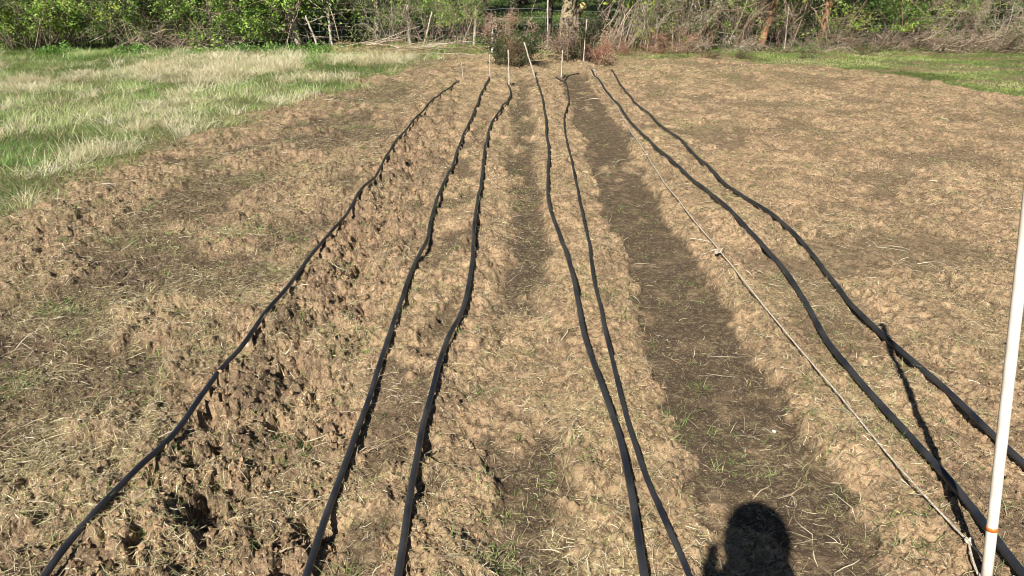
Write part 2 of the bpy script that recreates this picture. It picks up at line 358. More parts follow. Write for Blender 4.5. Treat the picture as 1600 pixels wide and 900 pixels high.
# ------------------------------------------------------------------ the hoses
def catmull(P, step):
    P = np.asarray(P, float); P = np.vstack([2 * P[0] - P[1], P, 2 * P[-1] - P[-2]]); out = []
    for i in range(1, len(P) - 2):
        n = max(2, int(np.linalg.norm(P[i + 1] - P[i]) / step)); t = np.linspace(0, 1, n, endpoint=False)[:, None]
        out.append(0.5 * (2 * P[i] + (P[i + 1] - P[i - 1]) * t + (2 * P[i - 1] - 5 * P[i] + 4 * P[i + 1] - P[i + 2]) * t ** 2 + (3 * P[i] - P[i - 1] - 3 * P[i + 1] + P[i + 2]) * t ** 3))
    out.append(P[-2][None]); return np.vstack(out)
def drape(xy, r, span, lift=0.6, wob=0.012, seed=0):
    """lay a stiff line on the lumps of the ground: rests on the high spots, spans the hollows"""
    xy = xy.copy(); d = np.gradient(xy, axis=0); d /= np.linalg.norm(d, axis=1, keepdims=True) + 1e-9
    s = np.concatenate([[0], np.cumsum(np.linalg.norm(np.diff(xy, axis=0), axis=1))])
    w = (fbm(s * 1.3 + seed * 7, s * 0 + seed, 200 + seed, 3) - 0.5) * 2 * wob
    xy += np.stack([-d[:, 1], d[:, 0]], -1) * w[:, None]
    h = np.maximum.reduce([ground_z(xy[:, 0] + o_, xy[:, 1]) for o_ in (-r * .7, 0, r * .7)])
    step = s[-1] / len(s); k = max(3, int(span / step))
    hm = np.array([h[max(0, i - k // 2):i + k // 2 + 1].max() for i in range(len(h))])
    ha = np.array([h[max(0, i - k // 2):i + k // 2 + 1].mean() for i in range(len(h))])
    z = hm * lift + ha * (1 - lift); ker = np.hanning(k + 2); ker /= ker.sum()
    z = np.convolve(np.pad(z, (k, k), 'edge'), ker, 'same')[k:-k]
    z = np.maximum(z, h - r * 0.5); k2 = max(3, k // 3); ker = np.hanning(k2 + 2); ker /= ker.sum()
    z = np.convolve(np.pad(z, (k2, k2), 'edge'), ker, 'same')[k2:-k2]
    return np.column_stack([xy, z + r * 0.9])
HOSES = [
 ([(30, 960), (80, 900), (225, 735), (345, 590), (440, 470), (490, 400), (545, 335), (580, 285), (628, 212), (662, 178), (690, 150), (718, 125)], 0.0135, 'far left black hose lying in cloddy soil, bordering the straw-covered strip'),
 ([(462, 960), (480, 900), (550, 700), (600, 560), (630, 470), (665, 380), (682, 315), (700, 275), (715, 235), (740, 180), (755, 145), (766, 124)], 0.0145, 'black hose second from the left, along the right edge of the rough clods'),
 ([(618, 960), (628, 900), (655, 700), (697, 550), (732, 450), (743, 350), (750, 290), (765, 205), (785, 172), (797, 150), (794, 132)], 0.0145, 'black hose third from the left, with a pale worn line along it'),
 ([(1012, 960), (1005, 900), (967, 690), (915, 530), (878, 385), (858, 320), (857, 250), (850, 170), (838, 125)], 0.015, 'thick black hose left of its thinner neighbour on the middle bed'),
 ([(1100, 960), (1075, 900), (990, 700), (945, 520), (915, 370), (892, 250), (881, 190), (889, 160), (885, 128), (879, 121)], 0.0115, 'thinner black hose running along the left side of the dark bare path'),
 ([(1650, 960), (1597, 897), (1500, 780), (1390, 660), (1300, 550), (1220, 430), (1140, 345), (1080, 285), (1015, 230), (970, 175), (935, 128), (925, 112)], 0.0165, 'black hose just right of the white twine, passing behind the white pole'),
 ([(1700, 800), (1600, 723), (1490, 625), (1365, 515), (1300, 440), (1240, 370), (1160, 310), (1100, 260), (1040, 205), (990, 160), (955, 110)], 0.0155, 'far right black hose crossing the pole shadow on tan soil'),
]
for i, (pts, r, lab) in enumerate(HOSES):
    xy = catmull([at(*p) for p in pts], 0.02)
    P = drape(xy, r, 0.42, 0.62, 0.016, i)
    if i == 4:
        e = P[-1]; P = P
    r *= 0.79; K = len(P)
    flat = 1 + 0.06 * (fbm(np.arange(K) * 0.05, np.zeros(K), 300 + i, 2) - 0.5)
    V, Q, _ = tubes_geo(P, np.full(K, r) * flat, 12)
    tag(np_obj('irrigation_hose', V, Q, M_HOSE), lab, 'hose', 'black irrigation hoses laid along the beds')

# ------------------------------------------------------------------ pole and twine
pole_base = Vector((1.326, 1.575, 0)); pole_base.z = gz(pole_base.x, pole_base.y) - 0.03
pole_top = Vector((1.207, 1.715, 1.25))
pole = thing('marker_pole', 'tall white plastic pole with one orange band, standing at the lower right', 'pole', pole_base)
def along(t): return np.array(pole_top - pole_base) * t
V, Q, _ = tubes_geo(np.array([along(t) for t in np.linspace(0, 1, 12)]), np.full(12, 0.0138), 20); np_obj('shaft', V, Q, M_PVC, pole)
tb = 0.155
V, Q, _ = tubes_geo(np.array([along(t) for t in (tb, tb + 0.004, tb + 0.009)]), np.full(3, 0.0144), 20); np_obj('orange_band', V, Q, M_ORANGE, pole)
V, Q, _ = tubes_geo(np.array([along(0.999), along(1.0) , along(1.012)]), np.array([0.0165, 0.0165, 0.0150]), 20); np_obj('end_cap', V, Q, M_PVC, pole)

def twist(P, r, n=3, pitch=0.014, th=0.62):
    """laid twine: n strands wound round the centre line"""
    P = np.asarray(P, float); s = np.concatenate([[0], np.cumsum(np.linalg.norm(np.diff(P, axis=0), axis=1))])
    T = np.gradient(P, axis=0); T /= np.linalg.norm(T, axis=1, keepdims=True) + 1e-9
    A = np.cross(T, [0, 0, 1.0]); A /= np.linalg.norm(A, axis=1, keepdims=True) + 1e-9; B = np.cross(T, A); out = []
    for k in range(n):
        a = 2 * math.pi * (s / pitch + k / n)
        out.append(tubes_geo(P + (A * np.cos(a)[:, None] + B * np.sin(a)[:, None]) * r * 0.55, np.full(len(P), r * th), 5))
    return merge(out)
rope = thing('twine_line', 'long pale twisted twine line stretched from the white pole along the dark path', 'twine', (1.3, 1.6, 0))
rxy = catmull([at(*p) for p in [(1510, 858), (1400, 738), (1300, 617), (1200, 501), (1125, 410), (1060, 322), (1000, 233), (950, 153), (911, 99)]], 0.012)
rP = drape(rxy, 0.003, 0.7, 0.75, 0.003, 9); rP[:, 2] += 0.006
near = rP[rP[:, 1] < 5.0]; farp = rP[len(near) - 1:]
start = np.array([rP[0]])
V1 = twist(catmull(near, 0.0035) if False else np.column_stack([np.interp(np.linspace(0, len(near) - 1, len(near) * 4), np.arange(len(near)), near[:, k]) for k in range(3)]), 0.0035)
V2 = tubes_geo(farp, np.full(len(farp), 0.0045), 6)
V, Q, _ = merge([V1[:3], V2]); V = V - np.array([1.3, 1.6, 0]); np_obj('twine', V, Q, M_TWINE, rope)
# loop tying the line to the pole foot
k0 = rP[0]; pb = np.array(pole_base) + along(0.03)
def knot(center, s, seed, nm='knot'):
    rg = np.random.default_rng(seed); t = np.linspace(0, 2 * math.pi, 60)
    P = np.column_stack([np.sin(t) + 2 * np.sin(2 * t), np.cos(t) - 2 * np.cos(2 * t), -np.sin(3 * t)]) * s * 0.30
    R = rg.normal(0, 1, (3, 3)); R = np.linalg.qr(R)[0]; P = P @ R.T + center
    return tubes_geo(P, np.full(60, 0.0036), 7)
par = [knot(k0 + np.array([0, 0, .004]), 0.013, 3)]
for dx, sgn in ((0.018, 1), (-0.018, -1)):
    t = np.linspace(0, 1, 14)[:, None]
    a = k0; b = pb + np.array([dx * 0.7, -0.002, 0.006 * sgn]); m = (a + b) / 2 + np.array([sgn * 0.012, 0, 0.012 + 0.006 * sgn])
    par.append(tubes_geo((1 - t) ** 2 * a + 2 * t * (1 - t) * m + t ** 2 * b, np.full(14, 0.0034), 7))
t = np.linspace(0, 4 * math.pi, 60)
par.append(tubes_geo(np.column_stack([pb[0] + 0.0175 * np.cos(t), pb[1] + 0.0175 * np.sin(t), pb[2] + 0.0035 * t / math.pi]), np.full(60, 0.0034), 7))
V, Q, _ = merge(par); np_obj('tied_loop', V - np.array([1.3, 1.6, 0]), Q, M_TWINE, rope)
def rp_at(y): i = np.argmin(abs(rP[:, 1] - y)); return rP[i]
kk = rp_at(at(1120, 410)[1]); par = [knot(kk + np.array([-0.012, 0, 0.006]), 0.015, 5), knot(kk + np.array([-0.030, -0.012, 0.004]), 0.012, 6)]
for a_, b_ in (((-.01, 0, .006), (-.058, .008, .0)), ((-.01, 0, .006), (-.035, -.035, .0)), ((0, 0, .006), (.02, .02, .012))):
    t = np.linspace(0, 1, 10)[:, None]; par.append(tubes_geo(kk + np.array(a_) * (1 - t) + np.array(b_) * t + np.array([0, 0, .012]) * np.sin(t * 3.1), np.full(10, 0.0034), 6))
V, Q, _ = merge(par); np_obj('knot', V - np.array([1.3, 1.6, 0]), Q, M_TWINE, rope)
for py_, sd in ((250, 8), (193, 12)):
    kk = rp_at(at(1003, py_)[1]); V, Q, _ = merge([knot(kk + np.array([-.008, 0, .006]), 0.018, sd), tubes_geo(np.array([kk + [-.005, 0, .008], kk + [-.04, -.012, .012], kk + [-.06, -.035, .004]]), np.full(3, .004), 5)])
    np_obj('knot', V - np.array([1.3, 1.6, 0]), Q, M_TWINE, rope)

# ------------------------------------------------------------------ loose cover on the soil
def sample_field(n, nlog, y0=1.15, y1=17.0):
    y = np.concatenate([RNG.uniform(y0, y1, n), y0 * (y1 / y0) ** RNG.uniform(0, 1, nlog)])
    x = RNG.uniform(-1, 1, len(y)) * (wcore(y) * 0.98 + 0.15)
    return x, y
def masks(x, y):
    _, _, m = terrain(x, y); return m
def litter(name, n, nlog, dens, Lr, wr, cols, label, cat, mat, lift=(-0.1, 0.35), curl=0.9, far=0.16):
    x, y = sample_field(n, nlog); m = masks(x, y)
    p = dens(x, y, m); k = RNG.random(len(x)) < p; x, y = x[k], y[k]; N = len(x)
    fs = 1 + np.maximum(0, y - 2.5) * far
    L = RNG.uniform(0, 1, N) ** 2.0 * (Lr[1] - Lr[0]) + Lr[0]; w = RNG.uniform(wr[0], wr[1], N) * fs
    az = RNG.uniform(0, 2 * math.pi, N); K = 4
    e0 = RNG.uniform(lift[0], lift[1], N) + 0.1; e1 = e0 - RNG.uniform(0.1, 0.9, N)
    turn = np.cumsum(RNG.normal(0, 0.22, (N, K)) + RNG.normal(0, curl * 0.3, (N, 1)), axis=1)
    z = ground_z(x, y) + 0.0015 + 0.001 * fs
    V, Q = blades(np.stack([x, y, z], -1), az, L * (1 + 0.03 * (fs - 1)), e0, e1, w, K, turn)
    # keep the pieces on top of the soil
    gzv = ground_z(V[:, 0], V[:, 1]) + 0.0012; V[:, 2] = np.maximum(V[:, 2], gzv)
    V[:, 2] = np.minimum(V[:, 2], gzv + 0.03)
    ci = RNG.integers(0, len(cols), N); c = np.array(cols)[ci] * RNG.uniform(0.7, 1.15, (N, 1))
    o = np_obj(name, V, Q, mat, None, per(c, 2 * (K + 1)), smooth=False); tag(o, label, cat, None, 'stuff'); return o
STR = [(0.64, 0.54, 0.35), (0.56, 0.46, 0.28), (0.80, 0.72, 0.50), (0.46, 0.38, 0.19), (0.34, 0.25, 0.13), (0.52, 0.48, 0.22), (0.36, 0.36, 0.14)]
def d_straw(x, y, m):
    cl = ss(0.38, 0.66, fbm(x * 3.0, y * 3.0, 401, 3))
    d = 0.20 + 0.50 * cl + 0.62 * m['left'] * (0.45 + cl) - 0.20 * m['clod'] * (1 - cl * 0.6) + 0.10 * m['bed'] * cl - 0.08 * m['right'] * (1 - cl)
    d = d * (1 - 0.60 * m['path']) * (1 - 0.55 * np.clip(m['wet'], 0, 1))
    return np.clip(d, 0.05, 1) * m['field'] * (1 + 0.0 * x)
litter('straw_litter', 330000, 330000, d_straw, (0.010, 0.075), (0.0008, 0.0022), STR, 'short pieces of dry pale straw scattered over the tilled soil', 'straw', M_STRAW)
STL = [(0.60, 0.53, 0.36), (0.50, 0.40, 0.26), (0.66, 0.57, 0.42), (0.42, 0.30, 0.19)]
litter('dead_stalks', 5200, 3600, lambda x, y, m: np.clip(0.25 + 0.5 * m['left'], 0, 1) * m['field'], (0.07, 0.24), (0.0018, 0.0034), STL, 'longer dead stalks and roots lying on the tilled soil', 'stalks', M_STRAW, (0.0, 0.3), 0.5)
GRN = [(0.13, 0.21, 0.05), (0.20, 0.29, 0.08), (0.27, 0.33, 0.12), (0.10, 0.16, 0.04), (0.34, 0.36, 0.16)]
def sprouts():
    x, y = sample_field(28000, 11000); m = masks(x, y)
    cl = ss(0.50, 0.70, fbm(x * 2.2 + 4, y * 2.2, 411, 3))
    p = (0.07 + 0.55 * cl + 0.28 * m['left'] * cl - 0.05 * m['path']) * m['field'] * (0.75 + 0.8 * ss(8, 15, y))
    k = RNG.random(len(x)) < p; x, y = x[k], y[k]; nb = RNG.integers(2, 9, len(x))
    X = np.repeat(x, nb); Y = np.repeat(y, nb); N = len(X); sp = RNG.normal(0, 0.012, (N, 2)); X = X + sp[:, 0]; Y = Y + sp[:, 1]
    fs = 1 + np.maximum(0, Y - 2.5) * 0.13
    az = RNG.uniform(0, 2 * math.pi, N); L = RNG.uniform(0.015, 0.055, N); w = RNG.uniform(0.0012, 0.0026, N) * fs
    V, Q = blades(np.stack([X, Y, ground_z(X, Y) - 0.002], -1), az, L, RNG.uniform(0.4, 1.4, N), RNG.uniform(-0.5, 0.6, N), w)
    tc = np.repeat(np.array(GRN)[RNG.integers(0, 5, len(x))], nb, axis=0) * RNG.uniform(0.75, 1.2, (N, 1))
    tag(np_obj('grass_sprouts', V, Q, M_GRASS, None, per(tc, 10), False), 'small green grass sprouts coming through the tilled soil', 'sprouts', None, 'stuff')
sprouts()
def tufts(name, x, y, nb, Lr, wr, cols, spread, label, cat, e0r=(0.3, 1.3)):
    nb = np.full(len(x), nb); X = np.repeat(x, nb); Y = np.repeat(y, nb); N = len(X)
    s = np.repeat(RNG.uniform(0.6, 1.3, len(x)), nb)
    sp = RNG.normal(0, spread, (N, 2)) * s[:, None]; X = X + sp[:, 0]; Y = Y + sp[:, 1]
    az = np.arctan2(sp[:, 1], sp[:, 0]) + RNG.normal(0, 0.8, N); L = RNG.uniform(*Lr, N) * s; w = RNG.uniform(*wr, N) * (1 + np.maximum(0, Y - 3) * 0.08)
    V, Q = blades(np.stack([X, Y, ground_z(X, Y) - 0.003], -1), az, L, RNG.uniform(*e0r, N), RNG.uniform(-0.8, 0.5, N), w)
    tc = np.array(cols)[RNG.integers(0, len(cols), N)] * RNG.uniform(0.75, 1.2, (N, 1))
    tag(np_obj(name, V, Q, M_GRASS, None, per(tc, 10), False), label, cat, None, 'stuff')
tp = np.array([at(*p) for p in [(75, 480), (60, 440), (110, 478), (390, 285), (210, 830), (455, 690), (640, 470), (660, 350), (520, 560), (30, 310), (1100, 590), (1060, 640), (880, 720), (540, 900), (330, 430), (150, 620), (240, 590), (350, 545), (740, 610), (770, 860), (1210, 440), (1420, 200), (820, 545), (20, 600), (270, 700), (590, 250), (1330, 350), (1500, 300)]])
tufts('grass_tussocks', np.concatenate([tp[:, 0], RNG.uniform(-3.4, -1.3, 60)]), np.concatenate([tp[:, 1], RNG.uniform(2.5, 10, 60)]), 46, (0.03, 0.085), (0.0014, 0.0028), GRN[:4] + [(0.45, 0.40, 0.22)], 0.022, 'small uprooted grass tussocks among the clods', 'tussocks')
def crumbs():
    x, y = sample_field(36000, 100000, 1.15, 13); m = masks(x, y)
    p = (0.45 + 0.55 * m['clod'] + 0.1 * m['left'] - 0.32 * m['path']) * m['field']; k = RNG.random(len(x)) < p; x, y = x[k], y[k]; N = len(x)
    r = (0.0016 + 0.0058 * RNG.uniform(0, 1, N) ** 3.5) * (1 + 0.5 * m['clod'][k] * (RNG.random(N) < 0.35)) * (1 + np.maximum(0, y - 3) * 0.08)
    ph = (1 + 5 ** 0.5) / 2
    ico = np.array([(-1, ph, 0), (1, ph, 0), (-1, -ph, 0), (1, -ph, 0), (0, -1, ph), (0, 1, ph), (0, -1, -ph), (0, 1, -ph), (ph, 0, -1), (ph, 0, 1), (-ph, 0, -1), (-ph, 0, 1)]) / 1.9
    F = np.array([(0, 11, 5), (0, 5, 1), (0, 1, 7), (0, 7, 10), (0, 10, 11), (1, 5, 9), (5, 11, 4), (11, 10, 2), (10, 7, 6), (7, 1, 8), (3, 9, 4), (3, 4, 2), (3, 2, 6), (3, 6, 8), (3, 8, 9), (4, 9, 5), (2, 4, 11), (6, 2, 10), (8, 6, 7), (9, 8, 1)])
    V = ico[None] * (1 + RNG.normal(0, 0.38, (N, 12, 1))) * r[:, None, None] * RNG.uniform(0.65, 1.35, (N, 1, 3))
    V += np.stack([x, y, ground_z(x, y) + r * 0.35], -1)[:, None]
    T = (F[None] + (np.arange(N) * 12)[:, None, None]).reshape(-1, 3)
    wet = m['wet'][k][:, None]
    c = (np.array([[0.33, 0.222, 0.125]]) * (1 - wet) + np.array([[0.10, 0.068, 0.046]]) * wet) * RNG.uniform(0.6, 1.15, (N, 1))
    tag(np_obj('soil_crumbs', V, None, M_CRUMB, None, per(c, 12), False, T), 'loose crumbs and small clods of brown soil', 'soil crumbs', None, 'stuff')
crumbs()

# ------------------------------------------------------------------ grass areas
def grass_patch(name, n, area, inside, Lr, wr, cols, e0r, e1r, label, cat, clump=None, far=0.05):
    x = RNG.uniform(area[0], area[1], n); y = area[2] + (area[3] - area[2]) * RNG.uniform(0, 1, n) ** 1.25
    p = inside(x, y); k = RNG.random(n) < p; x, y = x[k], y[k]; N = len(x)
    hs = 0.55 + 0.9 * fbm(x * 1.5, y * 1.5, 421, 3)
    az = (fbm(x * 0.9, y * 0.9, 431, 2) * 4 * math.pi) + RNG.normal(0, 1.0, N)
    L = RNG.uniform(Lr[0], Lr[1], N) * hs; w = RNG.uniform(wr[0], wr[1], N) * (1 + np.maximum(0, y - 6) * far)
    V, Q = blades(np.stack([x, y, ground_z(x, y) - 0.004], -1), az, L, RNG.uniform(*e0r, N), RNG.uniform(*e1r, N), w)
    tone = fbm(x * 0.8 + 3, y * 1.1, 441, 3)
    ci = np.clip(((tone - 0.25) * 2 * len(cols) + RNG.normal(0, 1.0, N)).astype(int), 0, len(cols) - 1)
    c = np.array(cols)[ci] * RNG.uniform(0.75, 1.2, (N, 1))
    tag(np_obj(name, V, Q, M_GRASS, None, per(c, 10), False), label, cat, None, 'stuff')
DRYG = [(0.54, 0.46, 0.24), (0.62, 0.55, 0.36), (0.68, 0.62, 0.43), (0.74, 0.68, 0.50), (0.58, 0.50, 0.32)]
GG = [(0.12, 0.21, 0.05), (0.14, 0.26, 0.05), (0.20, 0.34, 0.07), (0.28, 0.40, 0.11), (0.38, 0.43, 0.18)]
def meadow_tufts():
    n = 5200; x = RNG.uniform(-15, -1, n); y = 3 + 14 * RNG.uniform(0, 1, n) ** 1.2
    k = (RNG.random(n) < grass_left(x, y) ** 3 * (0.04 + ss(0.42, 0.62, fbm(x * 1.5 + 8, y * 0.8, 451, 4))) * (1 - ss(15.9, 16.8, y))); x, y = x[k], y[k]
    nb = RNG.integers(30, 110, len(x)); X_ = np.repeat(x, nb); Y_ = np.repeat(y, nb); N = len(X_); s = np.repeat(RNG.uniform(0.45, 1.25, len(x)), nb)
    sp = RNG.normal(0, 0.055, (N, 2)) * s[:, None]; X_ = X_ + sp[:, 0]; Y_ = Y_ + sp[:, 1]
    az = np.arctan2(sp[:, 1], sp[:, 0]) + RNG.normal(0, 0.7, N); L = RNG.uniform(0.07, 0.26, N) * s; w = RNG.uniform(0.002, 0.0042, N) * (1 + np.maximum(0, Y_ - 6) * 0.04)
    lean = np.repeat(RNG.uniform(-0.8, 0.5, len(x)), nb)
    V, Q = blades(np.stack([X_, Y_, ground_z(X_, Y_) - 0.004], -1), az, L, RNG.uniform(0.8, 1.5, N), np.clip(lean + RNG.normal(0, 0.4, N), -1, 1.2), w)
    tn = np.repeat(RNG.integers(0, 4, len(x)), nb); TC = np.array([(0.70, 0.62, 0.40), (0.80, 0.73, 0.53), (0.62, 0.54, 0.32), (0.74, 0.68, 0.44)])
    tag(np_obj('meadow_tufts', V, Q, M_GRASS, None, per(TC[tn] * RNG.uniform(0.75, 1.12, (N, 1)), 10), False), 'pale bleached grass tufts standing out of the meadow at the left', 'grass tufts', None, 'stuff')
meadow_tufts()
def dn(x, y): return ss(0.38, 0.64, fbm(x * 1.5 + 8, y * 0.8, 451, 4))
grass_patch('dry_meadow_grass', 170000, (-15, -1.0, 3.0, 17.2), lambda x, y: grass_left(x, y) * (0.12 + 0.88 * dn(x, y)) * (1 - 0.7 * ss(15.8, 16.8, y)), (0.05, 0.20), (0.0022, 0.0042), DRYG, (0.5, 1.45), (-0.5, 1.0), 'tall dry straw-coloured grass in the meadow at the left', 'dry grass')
grass_patch('green_meadow_grass', 230000, (-15, -1.0, 3.0, 17.9), lambda x, y: grass_left(x, y) * np.clip(0.35 + 0.65 * (1 - dn(x, y)) + ss(15.5, 17, y), 0, 1), (0.04, 0.14), (0.0024, 0.0048), GG, (0.6, 1.5), (-0.1, 1.0), 'green grass growing through the meadow at the left', 'grass')
GG2 = [(0.14, 0.19, 0.05), (0.19, 0.27, 0.06), (0.26, 0.33, 0.08), (0.34, 0.38, 0.13), (0.42, 0.38, 0.20)]
grass_patch('short_grass', 230000, (-2.5, 16.5, 8.0, 18.6), lambda x, y: grass_right(x, y) * (0.10 + 0.90 * ss(0.34, 0.54, fbm(x * 1.8, y * 2.8, 461, 4))), (0.025, 0.075), (0.003, 0.006), GG2, (0.5, 1.4), (-0.3, 0.8), 'short green grass at the far right corner and foot of the hedge', 'grass')
grass_patch('edge_grass', 60000, (-5, 9, 10.5, 17.2), lambda x, y: (1 - grass_left(x, y)) * (1 - grass_right(x, y)) * ss(11, 16.5, y) * (0.08 + 0.6 * ss(0.5, 0.65, fbm(x * 1.4, y * 1.4, 471, 3))), (0.02, 0.07), (0.003, 0.006), GG2[:3] + [(0.48, 0.42, 0.26), (0.6, 0.52, 0.34)], (0.3, 1.2), (-0.5, 0.6), 'thin grass at the far end of the tilled field', 'grass')
grass_patch('pasture_grass', 120000, (-22, 24, 17.2, 46), lambda x, y: np.full(len(x), 1.0), (0.05, 0.16), (0.010, 0.02), [(0.06, 0.12, 0.03), (0.10, 0.18, 0.035), (0.14, 0.24, 0.05), (0.20, 0.30, 0.08)], (0.5, 1.4), (-0.3, 0.8), 'green pasture grass beyond the wire fence', 'grass', far=0.02)

# ------------------------------------------------------------------ plants: stems, twigs, leaves
def grow(n1, n2, n3, rad, hgt, r0, arch=0.5, seed=1, base=0.15, stiff=0.25):
    """three orders of canes/twigs in local space; returns list of (P,R) arrays"""
    rg = np.random.default_rng(seed); out = []
    K = 9; t = np.linspace(0, 1, K)[None, :, None]
    def shoots(root, d, L, r, droop, jit):
        N = len(root); P = np.zeros((N, K, 3)); P[:, 0] = root; dd = d.copy(); st = (L / (K - 1))[:, None]
        for k in range(1, K):
            dd = dd + rg.normal(0, jit, (N, 3)) + np.array([0, 0, -1]) * droop; dd /= np.linalg.norm(dd, axis=1, keepdims=True)
            P[:, k] = P[:, k - 1] + dd * st
        P[:, :, 2] = np.maximum(P[:, :, 2], 0.01)
        R = r[:, None] * np.linspace(1, 0.3, K)[None]
        return P, R
    a = rg.uniform(0, 2 * math.pi, n1); q = np.sqrt(rg.uniform(0, 1, n1))
    root = np.stack([np.cos(a) * q * rad * base, np.sin(a) * q * rad * base, np.zeros(n1)], -1)
    sl_ = rg.uniform(0.05, 1.0, n1) * math.atan2(rad, hgt) * 1.1
    a2 = a + rg.normal(0, 0.5, n1)
    d = np.stack([np.cos(a2) * np.sin(sl_), np.sin(a2) * np.sin(sl_), np.cos(sl_)], -1)
    L = hgt * rg.uniform(0.7, 1.15, n1) / np.maximum(0.5, np.cos(sl_))
    P1, R1 = shoots(root, d, L, r0 * rg.uniform(0.6, 1.2, n1), arch * 0.14, stiff * 0.5); out.append((P1, R1))
    def side(P, R, n, lf, rf, jit, droop):
        i = rg.integers(0, len(P), n); k = rg.integers(1, K - 1, n); f = rg.random(n)[:, None]
        root = P[i, k] * (1 - f) + P[i, k + 1] * f; T = P[i, k + 1] - P[i, k]; T /= np.linalg.norm(T, axis=1, keepdims=True)
        d = T * 0.7 + rg.normal(0, 0.6, (n, 3)) + np.array([0, 0, 0.15]); d /= np.linalg.norm(d, axis=1, keepdims=True)
        return shoots(root, d, lf * rg.uniform(0.4, 1.1, n), R[i, k] * rf, droop, jit)
    P2, R2 = side(P1, R1, n2, hgt * 0.45, 0.6, stiff * 0.8, arch * 0.1); out.append((P2, R2))
    if n3:
        P3, R3 = side(P2, R2, n3, hgt * 0.2, 0.7, stiff, arch * 0.08); out.append((P3, R3))
    return out
def plant(name, label, cat, x, y, rad, hgt, n=(14, 90, 260), r0=0.008, bark=((0.30, 0.24, 0.18),), nleaf=0, leaf=(0.03, 0.055), lcols=None, arch=0.5, seed=1, base=0.3, stiff=0.25,
          sx=1.0, sy=1.0, lean=(0, 0), group=None, leafz=0.0, minr=0.0022, lance=0.6, zoff=0.0, clump=0.055):
    z = gz(x, y) - 0.02 + zoff; t = thing(name, label, cat, (x, y, z), group); rg = np.random.default_rng(seed + 999)
    G = grow(n[0], n[1], n[2], rad, hgt, r0, arch, seed, base, stiff); parts = []
    for P, R in G:
        P[..., 0] = P[..., 0] * sx + P[..., 2] * lean[0]; P[..., 1] = P[..., 1] * sy + P[..., 2] * lean[1]
        c = np.array(bark)[rg.integers(0, len(bark), len(P))] * rg.uniform(0.65, 1.25, (len(P), 1))
        parts.append(tubes_geo(P, np.maximum(R, minr), 4 if P is G[0][0] else 3, c))
    V, Q, C = merge(parts); np_obj('branches', V, Q, M_TWIG, t, C)
    if nleaf:
        src = [g[0] for g in G[1:]]; L = np.concatenate([s_[:, 1:].reshape(-1, 3) for s_ in src])
        nc_ = max(30, nleaf // 16); i = rg.integers(0, len(L), nc_); cc = L[i] + rg.normal(0, 0.02, (nc_, 3)); P = cc[rg.integers(0, nc_, nleaf)] + rg.normal(0, clump, (nleaf, 3))
        P = P[P[:, 2] > leafz]; N = len(P)
        k = fbm(P[:, 0] * 3 + seed, P[:, 2] * 3 + P[:, 1], 500 + seed % 50, 2)
        ci = np.clip(((k - 0.3) * 2.4 * len(lcols) + rg.normal(0, 0.7, N)).astype(int), 0, len(lcols) - 1)
        V, T, C = leaf_geo(P, rg.uniform(leaf[0], leaf[1], N), np.array(lcols)[ci] * rg.uniform(0.75, 1.2, (N, 1)), lance=lance)
        np_obj('foliage', V, None, M_LEAF, t, C, False, T)
    return t
BG = [(0.07, 0.13, 0.022), (0.12, 0.21, 0.03), (0.18, 0.31, 0.045), (0.26, 0.41, 0.06), (0.34, 0.50, 0.10)]       # bramble green
YG = [(0.12, 0.17, 0.02), (0.20, 0.27, 0.03), (0.28, 0.36, 0.05), (0.36, 0.42, 0.08)]
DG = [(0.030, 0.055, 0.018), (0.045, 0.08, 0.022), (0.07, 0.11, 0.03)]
BR = [(0.34, 0.24, 0.17), (0.26, 0.19, 0.14), (0.42, 0.33, 0.24)]
GR = [(0.36, 0.30, 0.22), (0.25, 0.20, 0.145), (0.52, 0.44, 0.33), (0.19, 0.145, 0.10)]
RD = [(0.30, 0.16, 0.10), (0.38, 0.22, 0.14), (0.24, 0.13, 0.09), (0.32, 0.22, 0.15)]
PX = [(0.36, 0.22, 0.14), (0.24, 0.16, 0.11), (0.42, 0.30, 0.20)]

# hedge at the far left: one bramble bush after another
HL = [(-40, 17.5, 1.0, BG, 'bramble bush at the far left edge, dense bright leaves with dark gaps'),
      (45, 17.3, 0.95, BG, 'bramble bush at the left, leafy down to the grass'),
      (95, 17.9, 0.9, YG, 'yellow-green hedge bush hanging over the darkest hollow'),
      (165, 18.1, 0.9, BG, 'green hedge bush overhanging a black hollow at its foot'),
      (225, 17.6, 0.85, BG, 'hedge bush with bare brown canes showing under bright leaves'),
      (290, 17.7, 0.95, BG, 'leafy hedge bush above a tangle of fallen dry canes'),
      (350, 17.7, 0.9, BG, 'bright green bramble bush with a pale stem showing through'),
      (415, 17.7, 0.85, BG, 'bramble bush next to the pale forked tree, over dry canes')]
for i, (px, Y, rad, cols, lab) in enumerate(HL):
    x, _z = at_y(px, 75, Y); holl = 0.42 if i in (2, 3) else (0.30 if i in (4, 5) else 0.05)
    if i in (2, 3): Y -= 0.35
    plant('bramble_bush', lab, 'bush', x, Y, rad * 1.05, 1.75, (24, 130, 170), 0.009, [(0.10, 0.08, 0.06)] if i in (2, 3) else (BR if i < 4 else BR + GR[:2]), 4200, (0.04, 0.075), cols, 0.8, 20 + i, 0.55, 0.28, 1.0, 0.8, group='brambles of the left hedge', leafz=holl)  # canes of the two hollow bushes are coloured dark to deepen the shade
